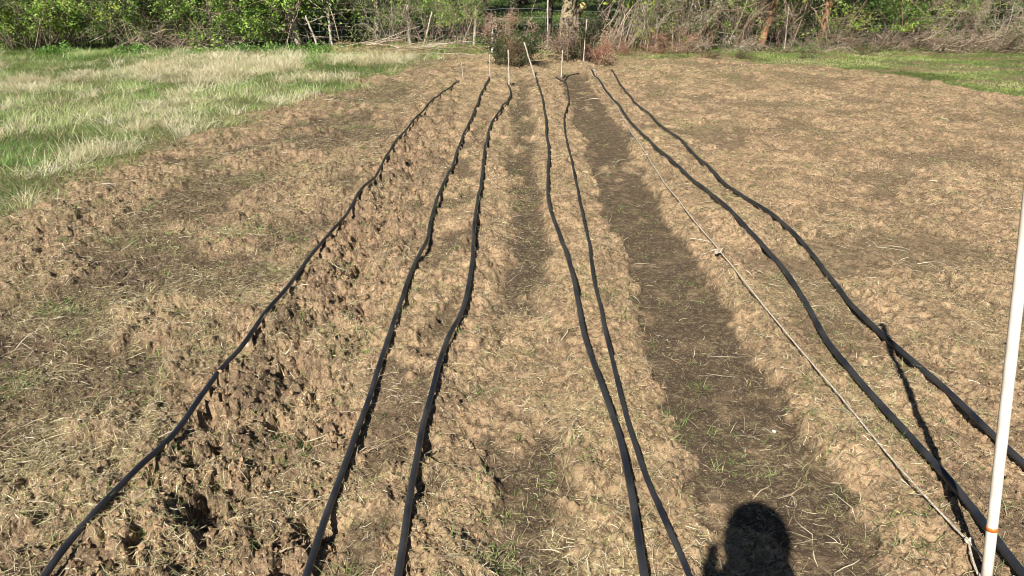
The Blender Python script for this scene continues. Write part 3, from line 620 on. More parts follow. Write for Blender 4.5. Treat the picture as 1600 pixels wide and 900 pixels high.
# undergrowth behind the hedge keeps it dense; coloured dark to paint in shaded gaps
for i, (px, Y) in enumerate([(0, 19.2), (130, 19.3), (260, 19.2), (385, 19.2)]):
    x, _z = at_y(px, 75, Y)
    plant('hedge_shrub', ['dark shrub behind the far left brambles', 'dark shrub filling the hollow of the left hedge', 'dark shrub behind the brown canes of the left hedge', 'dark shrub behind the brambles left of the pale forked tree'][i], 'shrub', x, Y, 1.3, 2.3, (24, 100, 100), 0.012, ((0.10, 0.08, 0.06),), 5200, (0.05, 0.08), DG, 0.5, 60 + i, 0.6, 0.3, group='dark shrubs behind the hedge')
# low green ground plants at the hedge foot
for i, px in enumerate((95, 205, 380, 440, 500)):
    x, y = at(px, 82)
    plant('leafy_weed', ['broad-leaved weed under the dark hollow of the hedge', 'broad-leaved weed under the brown canes', 'low weed at the hedge foot left of the forked tree', 'bright weed in front of the forked tree trunk', 'low weed at the foot of the upright fence post'][i], 'weed', x, y, 0.55, 0.16, (30, 120, 0), 0.003, ((0.12, 0.16, 0.05),), 900, (0.04, 0.07), [(0.08, 0.16, 0.03), (0.12, 0.24, 0.04), (0.18, 0.32, 0.07)], 0.9, 80 + i, 0.25, sx=1.6, group='weeds at the foot of the left hedge')
# fallen dry canes in front of the left hedge
def sticks(name, label, cat, x, y, n, L, spread, hgt, cols, r=(0.004, 0.009), az=None, el=(0.0, 0.35), seed=3, bend=0.1, group=None, kind_=None):
    rg = np.random.default_rng(seed); t = thing(name, label, cat, (x, y, gz(x, y)), group); K = 7
    a = rg.uniform(0, 2 * math.pi, n) if az is None else rg.normal(az[0], az[1], n); e = rg.uniform(el[0], el[1], n) * np.where(rg.random(n) < 0.75, 1, -1)
    Ls = rg.uniform(0.4, 1.0, n) * L; P = np.zeros((n, K, 3)); P[:, 0, 0] = rg.normal(0, spread[0], n); P[:, 0, 1] = rg.normal(0, spread[1], n); P[:, 0, 2] = rg.uniform(0.0, 1.0, n) ** 1.3 * hgt
    P[:, 0, :2] -= np.stack([np.cos(a), np.sin(a)], -1) * (Ls / 2)[:, None]
    d = np.stack([np.cos(a) * np.cos(e), np.sin(a) * np.cos(e), np.sin(e)], -1)
    for k in range(1, K):
        d = d + rg.normal(0, bend, (n, 3)); d /= np.linalg.norm(d, axis=1, keepdims=True); P[:, k] = P[:, k - 1] + d * (Ls / (K - 1))[:, None]
    P[:, :, 2] = np.maximum(P[:, :, 2], 0.012)
    R = rg.uniform(*r, n)[:, None] * np.linspace(1, 0.45, K)[None]
    V, Q, C = tubes_geo(P, R, 5, np.array(cols)[rg.integers(0, len(cols), n)] * rg.uniform(0.7, 1.2, (n, 1))); o_ = np_obj('sticks', V, Q, M_TWIG, t, C)
    return t
PALE = [(0.56, 0.48, 0.36), (0.66, 0.58, 0.45), (0.46, 0.37, 0.27)]
for px, n, L, s, lab in ((255, 150, 1.1, 4, 'heap of dry brown canes under the left hedge'), (345, 130, 0.9, 5, 'tangle of pale dry canes left of the forked tree')):
    x, y = at(px, 76); sticks('brush_pile', lab, 'brush', x, y - 0.05, n, L, (0.5, 0.2), 0.38, BR + PALE[:1], (0.003, 0.007), None, (0, 0.8), s, 0.16)
x, y = at(650, 82); sticks('brush_pile', 'low heap of pale cut branches and stalks at the left end of the beds', 'brush', x, y + 0.1, 60, 1.5, (0.55, 0.22), 0.20, PALE + BR, (0.004, 0.011), (-0.2, 0.45), (0, 0.16), 6, 0.1)
x, y = at(590, 84); plant('dry_weed', 'clump of yellowish dry weeds between the meadow and the branch heap', 'weed', x, y, 0.6, 0.32, (60, 260, 300), 0.003, ((0.50, 0.42, 0.22), (0.42, 0.40, 0.16), (0.36, 0.22, 0.12)), 900, (0.02, 0.04), [(0.24, 0.26, 0.07), (0.38, 0.34, 0.14), (0.42, 0.28, 0.14)], 0.7, 91, 0.9, sx=1.5)

# ------------------------------------------------------------------ trees
def tree(label, x, y, r, hgt, lean, crown, ncrown, lcols, seed, bark, forks=2, fork_z=1.0, crown_z=1.8, group=None, leaf=(0.09, 0.15), ivy=0):
    rg = np.random.default_rng(seed); t = thing('tree', label, 'tree', (x, y, gz(x, y) - 0.05), group); K = 14
    def limb(p0, d, L, r0, r1, jit, up=0.05):
        P = np.zeros((K, 3)); P[0] = p0; d = np.array(d, float); d /= np.linalg.norm(d)
        for k in range(1, K): d = d + rg.normal(0, jit, 3) + np.array([0, 0, up]); d /= np.linalg.norm(d); P[k] = P[k - 1] + d * L / (K - 1)
        R = np.linspace(r0, r1, K) * (1 + rg.normal(0, 0.05, K)); return P, R
    tr_, R = limb((0, 0, 0), (lean[0], lean[1], 1), hgt * 0.6, r, r * 0.55, 0.05); R[0] *= 1.35; R[1] *= 1.1
    tp_ = [tubes_geo(tr_, R, 12, np.array(bark[0]))]; limbs = []; allp = []
    k0 = max(1, int(np.searchsorted(tr_[:, 2], fork_z)))
    for i in range(forks + 3):
        k = min(K - 2, k0 + i if i >= forks else k0); a = rg.uniform(0, 2 * math.pi) if i else math.atan2(lean[1], -lean[0] - 0.3)
        P, Rr = limb(tr_[k], (math.cos(a) * 0.75, math.sin(a) * 0.75, 1), hgt * 0.5, R[k] * 0.62, 0.02, 0.09); limbs.append(tubes_geo(P, Rr, 8, np.array(bark[-1]))); allp.append(P)
    V, Q, C = merge(tp_); np_obj('trunk', V, Q, M_BARK, t, C)
    base = np.concatenate(allp + [tr_[k0:]]); tw = []
    n2 = 90; ii_ = rg.integers(0, len(base), n2); d = rg.normal(0, 1, (n2, 3)) + np.array([0, 0, 0.5]); d /= np.linalg.norm(d, axis=1, keepdims=True)
    P = np.zeros((n2, 7, 3)); P[:, 0] = base[ii_]
    for k in range(1, 7): d = d + rg.normal(0, 0.18, (n2, 3)); d /= np.linalg.norm(d, axis=1, keepdims=True); P[:, k] = P[:, k - 1] + d * crown * 0.14
    limbs.append(tubes_geo(P, np.broadcast_to(np.linspace(0.022, 0.006, 7), (n2, 7)), 4, np.array(bark[-1])))
    V, Q, C = merge(limbs); np_obj('limbs', V, Q, M_BARK, t, C)
    L = P[:, 2:].reshape(-1, 3); L = L[L[:, 2] > crown_z] if crown_z < 50 else L
    if len(L) and ncrown:
        i = rg.integers(0, len(L), ncrown); cl = rg.integers(0, 5, ncrown)
        C3 = L[i] + rg.normal(0, 0.24, (ncrown, 3)); C3 = C3[C3[:, 2] > crown_z - 0.4]
        kx = fbm(C3[:, 0] * 1.5, C3[:, 2] * 1.5 + C3[:, 1], 520, 2); ci = np.clip(((kx - 0.3) * 2.4 * len(lcols)).astype(int), 0, len(lcols) - 1)
        V, T, C = leaf_geo(C3, rg.uniform(*leaf, len(C3)), np.array(lcols)[ci] * rg.uniform(0.75, 1.2, (len(C3), 1)))
        np_obj('crown', V, None, M_LEAF, t, C, False, T)
    if ivy:
        k = rg.integers(0, K - 1, ivy); f = rg.random(ivy)[:, None]; P = tr_[k] * (1 - f) + tr_[k + 1] * f; a = rg.uniform(0, 2 * math.pi, ivy)
        P = P + np.stack([np.cos(a), np.sin(a), 0 * a], -1) * (R[k] * 1.1 + 0.03)[:, None] + rg.normal(0, 0.03, (ivy, 3)); P = P[P[:, 2] > 0.05]
        V, T, C = leaf_geo(P, rg.uniform(0.03, 0.06, len(P)), np.array(DG + BG[:3])[rg.integers(0, 6, len(P))]); np_obj('ivy', V, None, M_LEAF, t, C, False, T)
    return t
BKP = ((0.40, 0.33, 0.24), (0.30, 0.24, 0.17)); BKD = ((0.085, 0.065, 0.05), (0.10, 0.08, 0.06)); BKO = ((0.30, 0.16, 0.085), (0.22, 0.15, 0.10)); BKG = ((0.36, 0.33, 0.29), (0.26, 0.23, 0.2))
def X(px, Y): return at_y(px, 60, Y)[0]
tree('pale forked tree standing in the left hedge beside a leaning stick', X(465, 17.9), 17.9, 0.10, 4.0, (-0.22, 0.05), 2.6, 9000, BG, 201, BKP, 2, 0.35, 0.8, leaf=(0.06, 0.10))
tree('dark-barked tree in the shade beyond the fence, right of the upright post', X(549, 20.0), 20.0, 0.12, 5.5, (-0.16, 0.0), 3.4, 4200, BG[:3], 202, BKD, 2, 1.6, 1.5)
tree('slanting dark tree behind the red-brown shrub', X(772, 20.5), 20.5, 0.06, 4.2, (-0.33, 0.0), 2.4, 2200, BG, 203, BKD, 2, 1.5, 1.7)
tree('slim dark tree close to the left of the thick mottled trunk', X(855, 20.0), 20.0, 0.085, 5.0, (0.01, 0.0), 2.8, 3000, BG, 204, BKD, 2, 1.7, 1.8)
tree('thick mottled tree trunk behind the fence in the middle, widest of all', X(888, 18.9), 18.9, 0.215, 5.5, (-0.02, 0.0), 3.6, 5200, BG, 205, ((0.27, 0.215, 0.135), (0.22, 0.18, 0.10)), 3, 1.4, 1.9)
tree('orange-barked tree leaning right in the bare thicket', X(1188, 17.6), 17.6, 0.085, 4.4, (0.20, 0.05), 2.6, 3000, BG, 206, BKO, 2, 1.3, 1.5)
tree('orange-brown tree with torn bark, left of the bright right brambles', X(1281, 17.9), 17.9, 0.10, 4.6, (0.07, 0.0), 2.8, 3600, BG, 207, BKO, 2, 1.2, 1.4)
tree('pale grey tree above the dry brush at the right end of the hedge', X(1517, 18.8), 18.8, 0.105, 5.0, (0.10, 0.0), 3.0, 3800, BG, 208, BKG, 2, 1.3, 1.6)
tree('grey tree overgrown with ivy in the bare thicket', X(1020, 18.3), 18.3, 0.09, 4.2, (0.04, 0.0), 2.8, 3200, YG, 209, BKG, 3, 0.9, 1.3, ivy=500)
tree('tree with yellow mossy bark behind the bare thicket', X(1110, 18.6), 18.6, 0.07, 4.2, (0.05, 0.0), 2.6, 3200, BG, 210, ((0.40, 0.30, 0.07), (0.3, 0.25, 0.1)), 2, 0.9, 1.2)
tree('ivy-wrapped tree left of the grey fence post, wound with dry stems', X(592, 18.4), 18.4, 0.10, 4.2, (0.02, 0.0), 3.0, 5200, BG, 211, BKP, 3, 1.0, 1.3, ivy=700)
BT = [(-6.6, 18.9, .15), (-14, 24, .2), (-9.5, 22.5, .22), (-7.0, 20.6, .16), (-5.6, 24.5, .18), (-10, 30, .2), (-2.2, 28, .2), (3.2, 27, .2), (5.8, 22.5, .2), (9.5, 22, .2), (13, 23.5, .2), (17, 22, .2), (8, 30, .2), (15, 31, .22), (0.5, 36, .22), (-16, 33, .2)]
BL = ['tree behind the hedge just left of the pale forked tree, darkening the gap', 'far tree behind the far left end of the hedge', 'far tree behind the left hedge, over the yellow-green bush', 'tree just beyond the hedge, shading the gap beside the forked tree', 'tree standing back in the pasture left of the dark-barked tree', 'distant tree deep in the pasture at the left', 'pasture tree behind the grey and the crooked fence posts', 'pasture tree right of the thick mottled trunk', 'tree behind the left part of the bare thicket', 'tree behind the orange-barked leaning tree', 'tree behind the bright right brambles', 'tree behind the right end of the hedge', 'distant pasture tree behind the bare thicket', 'distant tree behind the right end of the hedge', 'most distant pasture tree, in line with the middle bed', 'most distant tree at the far left']
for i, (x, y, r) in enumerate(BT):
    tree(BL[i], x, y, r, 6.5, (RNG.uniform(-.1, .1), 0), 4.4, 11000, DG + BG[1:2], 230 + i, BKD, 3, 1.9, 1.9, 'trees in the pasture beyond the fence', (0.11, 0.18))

# ------------------------------------------------------------------ shrubs in the middle
GRB = [(0.20, 0.26, 0.07), (0.14, 0.18, 0.05), (0.26, 0.30, 0.10)]
plant('dry_shrub', 'tangled dry shrub with vines left of the grey fence post', 'shrub', X(612, 17.9), 17.9, 0.75, 1.5, (24, 130, 260), 0.009, GR + PALE, 2200, (0.025, 0.045), GRB, 0.9, 301, 0.6)
plant('dry_shrub', 'brown twiggy shrub right of the grey fence post, green leaves above', 'shrub', X(672, 18.0), 18.0, 0.75, 1.5, (22, 120, 240), 0.009, BR + GR[:2], 2600, (0.03, 0.05), BG, 0.9, 302, 0.6, leafz=0.45)
plant('dry_shrub', 'dark twiggy shrub left of the crooked fence post, with bright leaves on top', 'shrub', X(717, 18.0), 18.0, 0.6, 1.5, (20, 110, 220), 0.009, BR, 2600, (0.03, 0.05), BG, 0.9, 303, 0.6, leafz=0.5)
plant('red_brown_shrub', 'red-brown leafy shrub behind the dark evergreen, beside the short white post', 'shrub', X(785, 16.9), 16.9, 0.72, 0.78, (26, 130, 240), 0.006, PX + BR, 3000, (0.025, 0.045), [(0.30, 0.17, 0.11), (0.40, 0.26, 0.18), (0.22, 0.14, 0.10), (0.46, 0.34, 0.26)], 0.5, 304, 0.6)
x, y = at(803, 106); plant('evergreen_shrub', 'small dark evergreen shrub at the end of the middle bed', 'shrub', x, y + 0.25, 0.33, 0.60, (30, 160, 200), 0.006, ((0.12, 0.09, 0.06),), 4200, (0.026, 0.046), [(0.03, 0.05, 0.014), (0.05, 0.08, 0.022), (0.09, 0.12, 0.035), (0.20, 0.15, 0.08)], 0.2, 305, 0.8, clump=0.04)
x, y = at(900, 96); plant('evergreen_shrub', 'dark shrub with reddish tips in front of the thick mottled trunk', 'shrub', x, y + 0.3, 0.46, 0.68, (30, 160, 160), 0.006, PX, 7000, (0.026, 0.045), [(0.025, 0.042, 0.015), (0.06, 0.075, 0.028), (0.13, 0.09, 0.06), (0.22, 0.15, 0.12)], 0.2, 306, 0.8)
x, y = at(938, 100); plant('red_shrub', 'small red-leaved shrub at the far end of the twine', 'shrub', x, y, 0.21, 0.44, (22, 110, 150), 0.005, RD, 620, (0.022, 0.042), [(0.30, 0.12, 0.08), (0.42, 0.19, 0.12), (0.22, 0.10, 0.07), (0.46, 0.30, 0.20)], 0.3, 307, 0.4)
plant('red_shrub', 'tan and reddish shrub behind the small red-leaved one', 'shrub', X(948, 17.0), 17.0, 0.30, 0.52, (22, 110, 160), 0.005, BR + PALE, 420, (0.02, 0.04), [(0.45, 0.28, 0.17), (0.36, 0.17, 0.10)], 0.3, 308, 0.5)
plant('dead_leaf_shrub', 'low shrub of dead pinkish leaves in front of the pasture gap', 'shrub', X(852, 16.9), 16.9, 0.45, 0.26, (40, 160, 200), 0.004, BR, 1300, (0.025, 0.05), [(0.45, 0.32, 0.24), (0.55, 0.42, 0.33), (0.32, 0.2, 0.14)], 0.6, 309, 0.9, sx=1.3)
# right: bare thicket
x = X(985, 17.3); t = sticks('dead_branches', 'fan of grey dead branches leaning left, left of the grey ivy tree', 'branches', x, 17.5, 90, 1.6, (0.30, 0.2), 0.5, GR + BR, (0.003, 0.010), (0.95, 0.28), (0.3, 0.95), 31, 0.09)
TH = [(1005, 17.6, GR, 'grey bare thicket bush beside the fan of dead branches', 1.5, 900, YG), (1050, 17.7, GR, 'grey bare thicket bush above the orange-red brambles', 1.5, 1100, GRB),
      (1085, 17.5, GR, 'bare thicket bush with pale dead leaves hanging', 1.4, 1400, [(0.42, 0.36, 0.26), (0.52, 0.46, 0.36), (0.2, 0.24, 0.1)]), (1135, 17.7, BR + GR, 'brownish bare thicket bush left of the orange-barked tree', 1.5, 1000, BG),
      (1165, 17.9, BR, 'dark bare bush touching the orange-barked tree', 1.4, 500, BG), (1228, 17.8, BR + GR[3:], 'bare bush over the black hollow between the two orange trees', 1.5, 500, BG),
      (1300, 17.8, BR, 'brown bush at the foot of the torn-bark tree', 1.2, 900, BG), (1440, 18.2, BR + GR[1:2], 'brown thicket bush right of the bright right brambles', 1.3, 1300, BG), (1490, 18.3, BR, 'thicket bush left of the pale grey tree', 1.2, 1300, GRB), (1560, 18.0, GR, 'pale bare thicket bush at the right edge', 1.3, 800, GRB), (1625, 17.8, GR, 'pale bare thicket bush farthest right', 1.3, 800, GRB)]
for i, (px, Y, bk, lab, h, nl, lc) in enumerate(TH):
    plant('bare_thicket_bush', lab, 'bush', X(px, Y), Y, 0.62, h, (22, 120, 260), 0.010, bk, int(nl * 1.2), (0.03, 0.06), lc, 0.55, 320 + i, 0.6, 0.26, minr=0.0036, group='bare bushes of the right thicket')
plant('red_bramble', 'low reddish bramble at the foot of the grey thicket', 'bramble', X(1003, 16.6), 16.6, 0.40, 0.36, (26, 120, 140), 0.004, RD, 700, (0.02, 0.04), [(0.30, 0.15, 0.10), (0.4, 0.25, 0.18)], 0.8, 340, 0.8, sx=1.3)
plant('red_bramble', 'orange-red bramble in front of the thicket, brightest of its kind', 'bramble', X(1055, 16.7), 16.7, 0.40, 0.56, (26, 120, 140), 0.005, RD, 900, (0.02, 0.042), [(0.50, 0.27, 0.16), (0.48, 0.35, 0.24), (0.30, 0.16, 0.10)], 0.7, 341, 0.7, sx=1.2)
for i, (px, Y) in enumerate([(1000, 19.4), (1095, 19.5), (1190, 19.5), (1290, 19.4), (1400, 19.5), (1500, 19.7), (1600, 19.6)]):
    plant('hedge_shrub', ['dark shrub behind the fan of dead branches', 'dark shrub behind the mossy yellow tree', 'dark shrub behind the orange-barked leaning tree', 'dark shrub behind the torn-bark orange tree', 'dark shrub behind the bright right brambles', 'dark shrub behind the pale grey tree', 'dark shrub at the far right end'][i], 'shrub', X(px, Y), Y, 1.2, 2.1, (24, 100, 100), 0.012, ((0.10, 0.08, 0.06),), 4600, (0.05, 0.08), DG + BG[:1], 0.5, 350 + i, 0.6, 0.3, group='dark shrubs behind the hedge')  # fill shrubs; dark leaves and bark paint shade into the thicket's gaps
plant('bramble_bush', 'bright green brambles spreading at the right of the torn-bark tree', 'bush', X(1362, 17.9), 17.9, 0.95, 1.15, (30, 200, 500), 0.007, BR, 5200, (0.035, 0.06), BG[1:] + YG[2:], 0.9, 371, 0.6, leafz=0.45, sx=1.1)
plant('grey_bush', 'low grey-brown bush under the bright right brambles', 'bush', X(1372, 17.3), 17.3, 0.60, 0.52, (40, 300, 700), 0.006, GR + RD[2:], 500, (0.02, 0.04), [(0.30, 0.24, 0.16), (0.22, 0.13, 0.1)], 0.5, 372, 0.7, sx=1.4)
plant('grey_bush', 'low brown bush at the foot of the two orange trees', 'bush', X(1245, 17.2), 17.2, 0.60, 0.36, (40, 240, 500), 0.005, BR + GR, 900, (0.02, 0.05), [(0.42, 0.33, 0.24), (0.30, 0.22, 0.16), (0.12, 0.16, 0.06)], 0.6, 373, 0.9, sx=1.5)
plant('grey_bush', 'low pale bush under the bare thicket, right of the orange-red bramble', 'bush', X(1120, 17.0), 17.0, 0.55, 0.34, (40, 240, 500), 0.005, GR, 900, (0.02, 0.05), [(0.44, 0.38, 0.28), (0.34, 0.24, 0.18)], 0.6, 374, 0.9, sx=1.5)
x, y = at(1545, 82); sticks('brush_pile', 'large heap of slanting grey-brown brushwood at the right end of the hedge', 'brush', x, y + 0.4, 230, 1.0, (0.8, 0.35), 0.36, BR + GR[3:] + [(0.2, 0.14, 0.1)], (0.003, 0.007), (0.5, 0.6), (0, 0.5), 33, 0.16)
x, y = at(1465, 66); sticks('brush_pile', 'pale scattered dead sticks left of the large brushwood heap', 'brush', x, y, 120, 0.6, (0.5, 0.3), 0.14, PALE + RD[:1], (0.004, 0.010), None, (0, 0.3), 34, 0.1)
for i_, (px, Y, h, lab) in enumerate(((1500, 17.2, 0.42, 'dark tangled shrub of dead leaves left of the heap of brushwood'), (1560, 17.4, 0.62, 'brown-leaved shrub growing out of the large brushwood heap'), (1610, 17.0, 0.55, 'brown-leaved shrub cut by the right edge above the grass'))):
    plant('brown_shrub', lab, 'shrub', X(px, Y), Y, 0.6, h, (26, 130, 200), 0.006, BR + [(0.18, 0.13, 0.09)], 1700, (0.025, 0.055), [(0.20, 0.14, 0.09), (0.32, 0.24, 0.16), (0.42, 0.34, 0.25), (0.12, 0.13, 0.05)], 0.5, 380 + i_, 0.7, sx=1.3)
for px, py, h, lab in ((1350, 84, 0.20, 'small dark weed in the far grass, left of its paler neighbour'), (1440, 76, 0.24, 'small dark reddish weed near the scattered dead sticks'), (1262, 90, 0.12, 'tiny dark weed in the grass below the two orange trees'), (1108, 90, 0.16, 'small leafy weed in the grass below the bare thicket'), (1160, 90, 0.12, 'dark green flat weed in the strip of grass')):
    x, y = at(px, py); plant('small_weed', lab, 'weed', x, y, 0.17, h, (16, 60, 60), 0.004, ((0.10, 0.07, 0.05), (0.16, 0.1, 0.07)), 340, (0.02, 0.04), [(0.06, 0.09, 0.03), (0.14, 0.08, 0.05), (0.10, 0.15, 0.05)], 0.4, int(px), 0.6, group='small weeds in the far grass')

# ------------------------------------------------------------------ fence
FY = 17.75
fx0, _ = at(380, 75); fence = thing('wire_fence', 'old wire mesh fence on rough wooden posts running along the hedge', 'fence', (-4.5, FY, 0))
def wood(P, R, seed, sides=8):
    rg = np.random.default_rng(seed); P = np.asarray(P, float); n = 12; t = np.linspace(0, 1, n); ts = np.linspace(0, 1, len(P))
    Q_ = np.column_stack([np.interp(t, ts, P[:, k]) for k in range(3)]); Q_[1:-1] += rg.normal(0, R * 0.22, (n - 2, 3)); return tubes_geo(Q_, R * np.linspace(1.05, 0.85, n) * (1 + rg.normal(0, 0.06, n)), sides)
PP = [((520, 78), (511, 12), .030), ((641, 66), (636, 7), .038), ((737, 80), (744, 14), .034), ((856, 72), (856, 0), .020)]
for i, (a, b, r) in enumerate(PP):
    x0, _ = at_y(a[0], a[1], FY); x1, z1 = at_y(b[0], b[1], FY); z0 = gz(x0, FY) - 0.12
    xm = (x0 + x1) / 2 + (0.03 if i == 2 else 0.0)
    V, Q, _ = wood([(x0 + (0.03 if i == 2 else 0), FY, z0), (xm, FY, (z0 + z1) / 2), (x1, FY + .01, z1)], r, 40 + i); o_ = np_obj('post', V - np.array([-4.5, FY, 0]), Q, M_PEG, fence)
    o_['label'] = ['upright pale wooden post with a bent top', 'thick grey wooden post', 'crooked pale wooden post', 'thin dark metal-like post by the thick trunk'][i]
wires = []
xs = np.linspace(-8.2, 12.5, 140); rg = np.random.default_rng(5)
for z_ in (0.12, 0.24, 0.37, 0.50, 0.64, 0.80):
    sag = 0.02 * np.sin(xs * 2.2 + z_ * 9) + 0.012 * rg.normal(0, 1, 140).cumsum() * 0.12
    wires.append(tubes_geo(np.column_stack([xs, FY - 0.045 + 0 * xs, ground_z(xs, FY + 0 * xs) * 0.3 + z_ + sag]), np.full(140, 0.0017), 4))
vx = np.arange(-8.2, 12.5, 0.16); n = len(vx)
P = np.zeros((n, 5, 3)); P[:, :, 2] = np.linspace(0.02, 0.66, 5)[None]; P[:, :, 0] = vx[:, None] + rg.normal(0, 0.012, (n, 5)); P[:, :, 1] = FY - 0.05
wires.append(tubes_geo(P, np.full((n, 5), 0.0012), 4))
V, Q, _ = merge(wires); np_obj('wire_mesh', V - np.array([-4.5, FY, 0]), Q, M_WIRE, fence)
def stick(name, label, cat, a, b, Y, r, seed, group=None, mat=None, tilt=0.0):
    x0, _ = at_y(a[0], a[1], Y); x1, z1 = at_y(b[0], b[1], Y); z0 = gz(x0, Y) - 0.08
    V, Q, _ = wood([(0, 0, 0), ((x1 - x0) / 2, tilt / 2, (z1 - z0) / 2), (x1 - x0, tilt, z1 - z0)], r, seed, 8)
    o_ = np_obj(name, V, Q, mat or M_PEG); o_.location = (x0, Y, z0); return tag(o_, label, cat, group)
stick('leaning_pole', 'pale pole leaning left beside the forked tree', 'pole', (499, 78), (478, 24), 17.55, 0.026, 61)
stick('leaning_pole', 'short thin stick leaning right against the brown shrub', 'stick', (660, 66), (675, 18), 17.6, 0.018, 62)
stick('short_post', 'short bright white post in the red-brown shrub', 'post', (769, 74), (769, 46), 16.6, 0.024, 63, mat=plain_mat('white_paint', (0.75, 0.73, 0.70), 0.6, 0.3, 30, 0.2))
stick('short_post', 'sawn pale stub standing at the foot of the grey ivy tree', 'post', (1026, 70), (1027, 30), 17.3, 0.034, 64)
stick('tall_cane', 'thin grey cane standing left of the torn-bark tree', 'cane', (1226, 78), (1233, 6), 17.2, 0.011, 65)
STK = [((724, 123), (721, 98), 0.006, 'thin forked twig stake at the end of the far left hose'), ((766, 126), (765, 85), 0.009, 'thin stake at the end of the second hose from the left'),
       ((796, 131), (794, 78), 0.0125, 'upright pale stake in front of the dark evergreen shrub'), ((838, 121), (819, 66), 0.0125, 'pale stake leaning left at the end of the thick middle hose'),
       ((877, 119), (879, 79), 0.0125, 'short pale stake standing where the thinner hose ends'), ((911, 98), (917, 30), 0.0115, 'tall thin stake at the far end of the twine'),
       ((933, 117), (927, 100), 0.005, 'tiny twig at the far end of the hose beside the twine')]
for i, (a, b, r, lab) in enumerate(STK):
    Y = at(*a)[1]; stick('wooden_stake', lab, 'stake', a, b, Y, r, 70 + i, 'wooden stakes at the far ends of the hoses')
# short black hose end wrapped at the stake
x0, y0 = at(868, 121); x1, y1 = at(905, 112); xy = catmull([(x0, y0), at(880, 124), at(888, 116), (x1, y1)], 0.02)
V, Q, _ = tubes_geo(drape(xy, 0.014, 0.2, 0.8), np.full(len(xy), 0.009), 8); tag(np_obj('hose_end', V, Q, M_HOSE), 'short black piece of hose wrapped round the stake in the dark soil', 'hose')
# sawn-off yellow limb end on the thick trunk's neighbour
tx, tz = at_y(910, 6, 18.6)
lt = thing('cut_limb', 'sawn tree limb with a bright yellow cut face, right of the thick mottled trunk', 'limb', (X(900, 18.85), 18.85, gz(X(900, 18.85), 18.85) - 0.03))
bx = X(900, 18.85); P = np.array([(0, 0, 0), (0.02, 0, 0.4), (-0.01, 0, 0.62), (0.02, -0.05, 0.78), (0.08, -0.14, 0.88), (0.13, -0.22, 0.93)]); P = catmull(P, 0.06)
V, Q, C = tubes_geo(P, np.linspace(0.12, 0.085, len(P)), 12, np.array((0.20, 0.15, 0.10))); np_obj('branch', V, Q, M_BARK, lt, C)
dr = P[-1] - P[-2]; dr /= np.linalg.norm(dr)
V, Q, C = tubes_geo(np.array([P[-1] + dr * 0.0, P[-1] + dr * 0.006]), np.array([0.088, 0.086]), 12); np_obj('cut_face', V, Q, plain_mat('fresh_cut_wood', (0.72, 0.58, 0.22), 0.8, 0.2, 25, 0.15), lt)
# small pale stones and a white clip beside the hoses
def stone(px, py, r, col, lab, seed, name='stone'):
    rg = np.random.default_rng(seed); x, y = at(px, py)
    import bmesh
    bm = bmesh.new(); bmesh.ops.create_icosphere(bm, subdivisions=3, radius=r); me = bpy.data.meshes.new(name)
    for v in bm.verts:
        n_ = float(fbm(np.array([v.co.x / r * 1.3 + seed]), np.array([v.co.y / r * 1.3 + v.co.z / r]), 600, 2)[0]); v.co *= 0.7 + 0.6 * n_; v.co.z *= 0.6
    for f in bm.faces: f.smooth = True
    bm.to_mesh(me); bm.free(); me.materials.append(plain_mat('pale_stone', col, 0.85, 0.2, 60, 0.3)); o_ = bpy.data.objects.new(name, me); COL.objects.link(o_)
    o_.location = (x, y, gz(x, y) + r * 0.25); tag(o_, lab, 'stone')
stone(630, 209, 0.045, (0.55, 0.52, 0.47), 'pale stone beside the far left hose, part way up', 1)
stone(387, 525, 0.022, (0.50, 0.42, 0.34), 'small pale stone against the far left hose, nearer the front', 2)
stone(1212, 656, 0.008, (0.6, 0.58, 0.54), 'tiny white pebble on the dark path', 3)

# ------------------------------------------------------------------ the person taking the picture (their shadow falls on the beds)
M_JACKET = plain_mat('dark_blue_jacket', (0.05, 0.07, 0.12), 0.85, 0.2, 60, 0.3, bump=0.002)
M_JEANS = plain_mat('jeans', (0.06, 0.09, 0.16), 0.9, 0.2, 80, 0.3)
M_SKIN = plain_mat('skin', (0.55, 0.34, 0.25), 0.55, 0.35, 30, 0.1)
M_HAIR = plain_mat('hair', (0.06, 0.04, 0.025), 0.6, 0.3, 90, 0.3)
def skin_obj(name, verts, edges, mats, parent, sub=2, root=0, matfn=None):
    me = bpy.data.meshes.new(name); me.from_pydata([v[:3] for v in verts], edges, []); o_ = bpy.data.objects.new(name, me); COL.objects.link(o_)
    for m_ in mats: me.materials.append(m_)
    md = o_.modifiers.new('Skin', 'SKIN'); md.use_smooth_shade = True
    for i, v in enumerate(verts):
        s = me.skin_vertices[0].data[i]; s.radius = (v[3], v[4] if len(v) > 4 else v[3]); s.use_root = (i == root)
    sb = o_.modifiers.new('Sub', 'SUBSURF'); sb.levels = sub; sb.render_levels = sub
    dg = bpy.context.evaluated_depsgraph_get(); ev = o_.evaluated_get(dg); nm = bpy.data.meshes.new_from_object(ev); o_.modifiers.clear(); o_.data = nm
    nm.materials.clear()
    for m_ in mats: nm.materials.append(m_)
    if matfn:
        for p in nm.polygons: p.material_index = matfn(p.center)
    for p in nm.polygons: p.use_smooth = True
    o_.parent = parent; return o_
PH = 1.79; py = -0.245; pxx = -0.018
person = thing('person', 'person holding a phone, whose head and shoulders shade the bottom of the dark path', 'person', (pxx, py, gz(0, -0.2)))
person.scale = (1.02, 1.02, 1.022); zg = gz(0, -0.2); z_ = lambda h: h
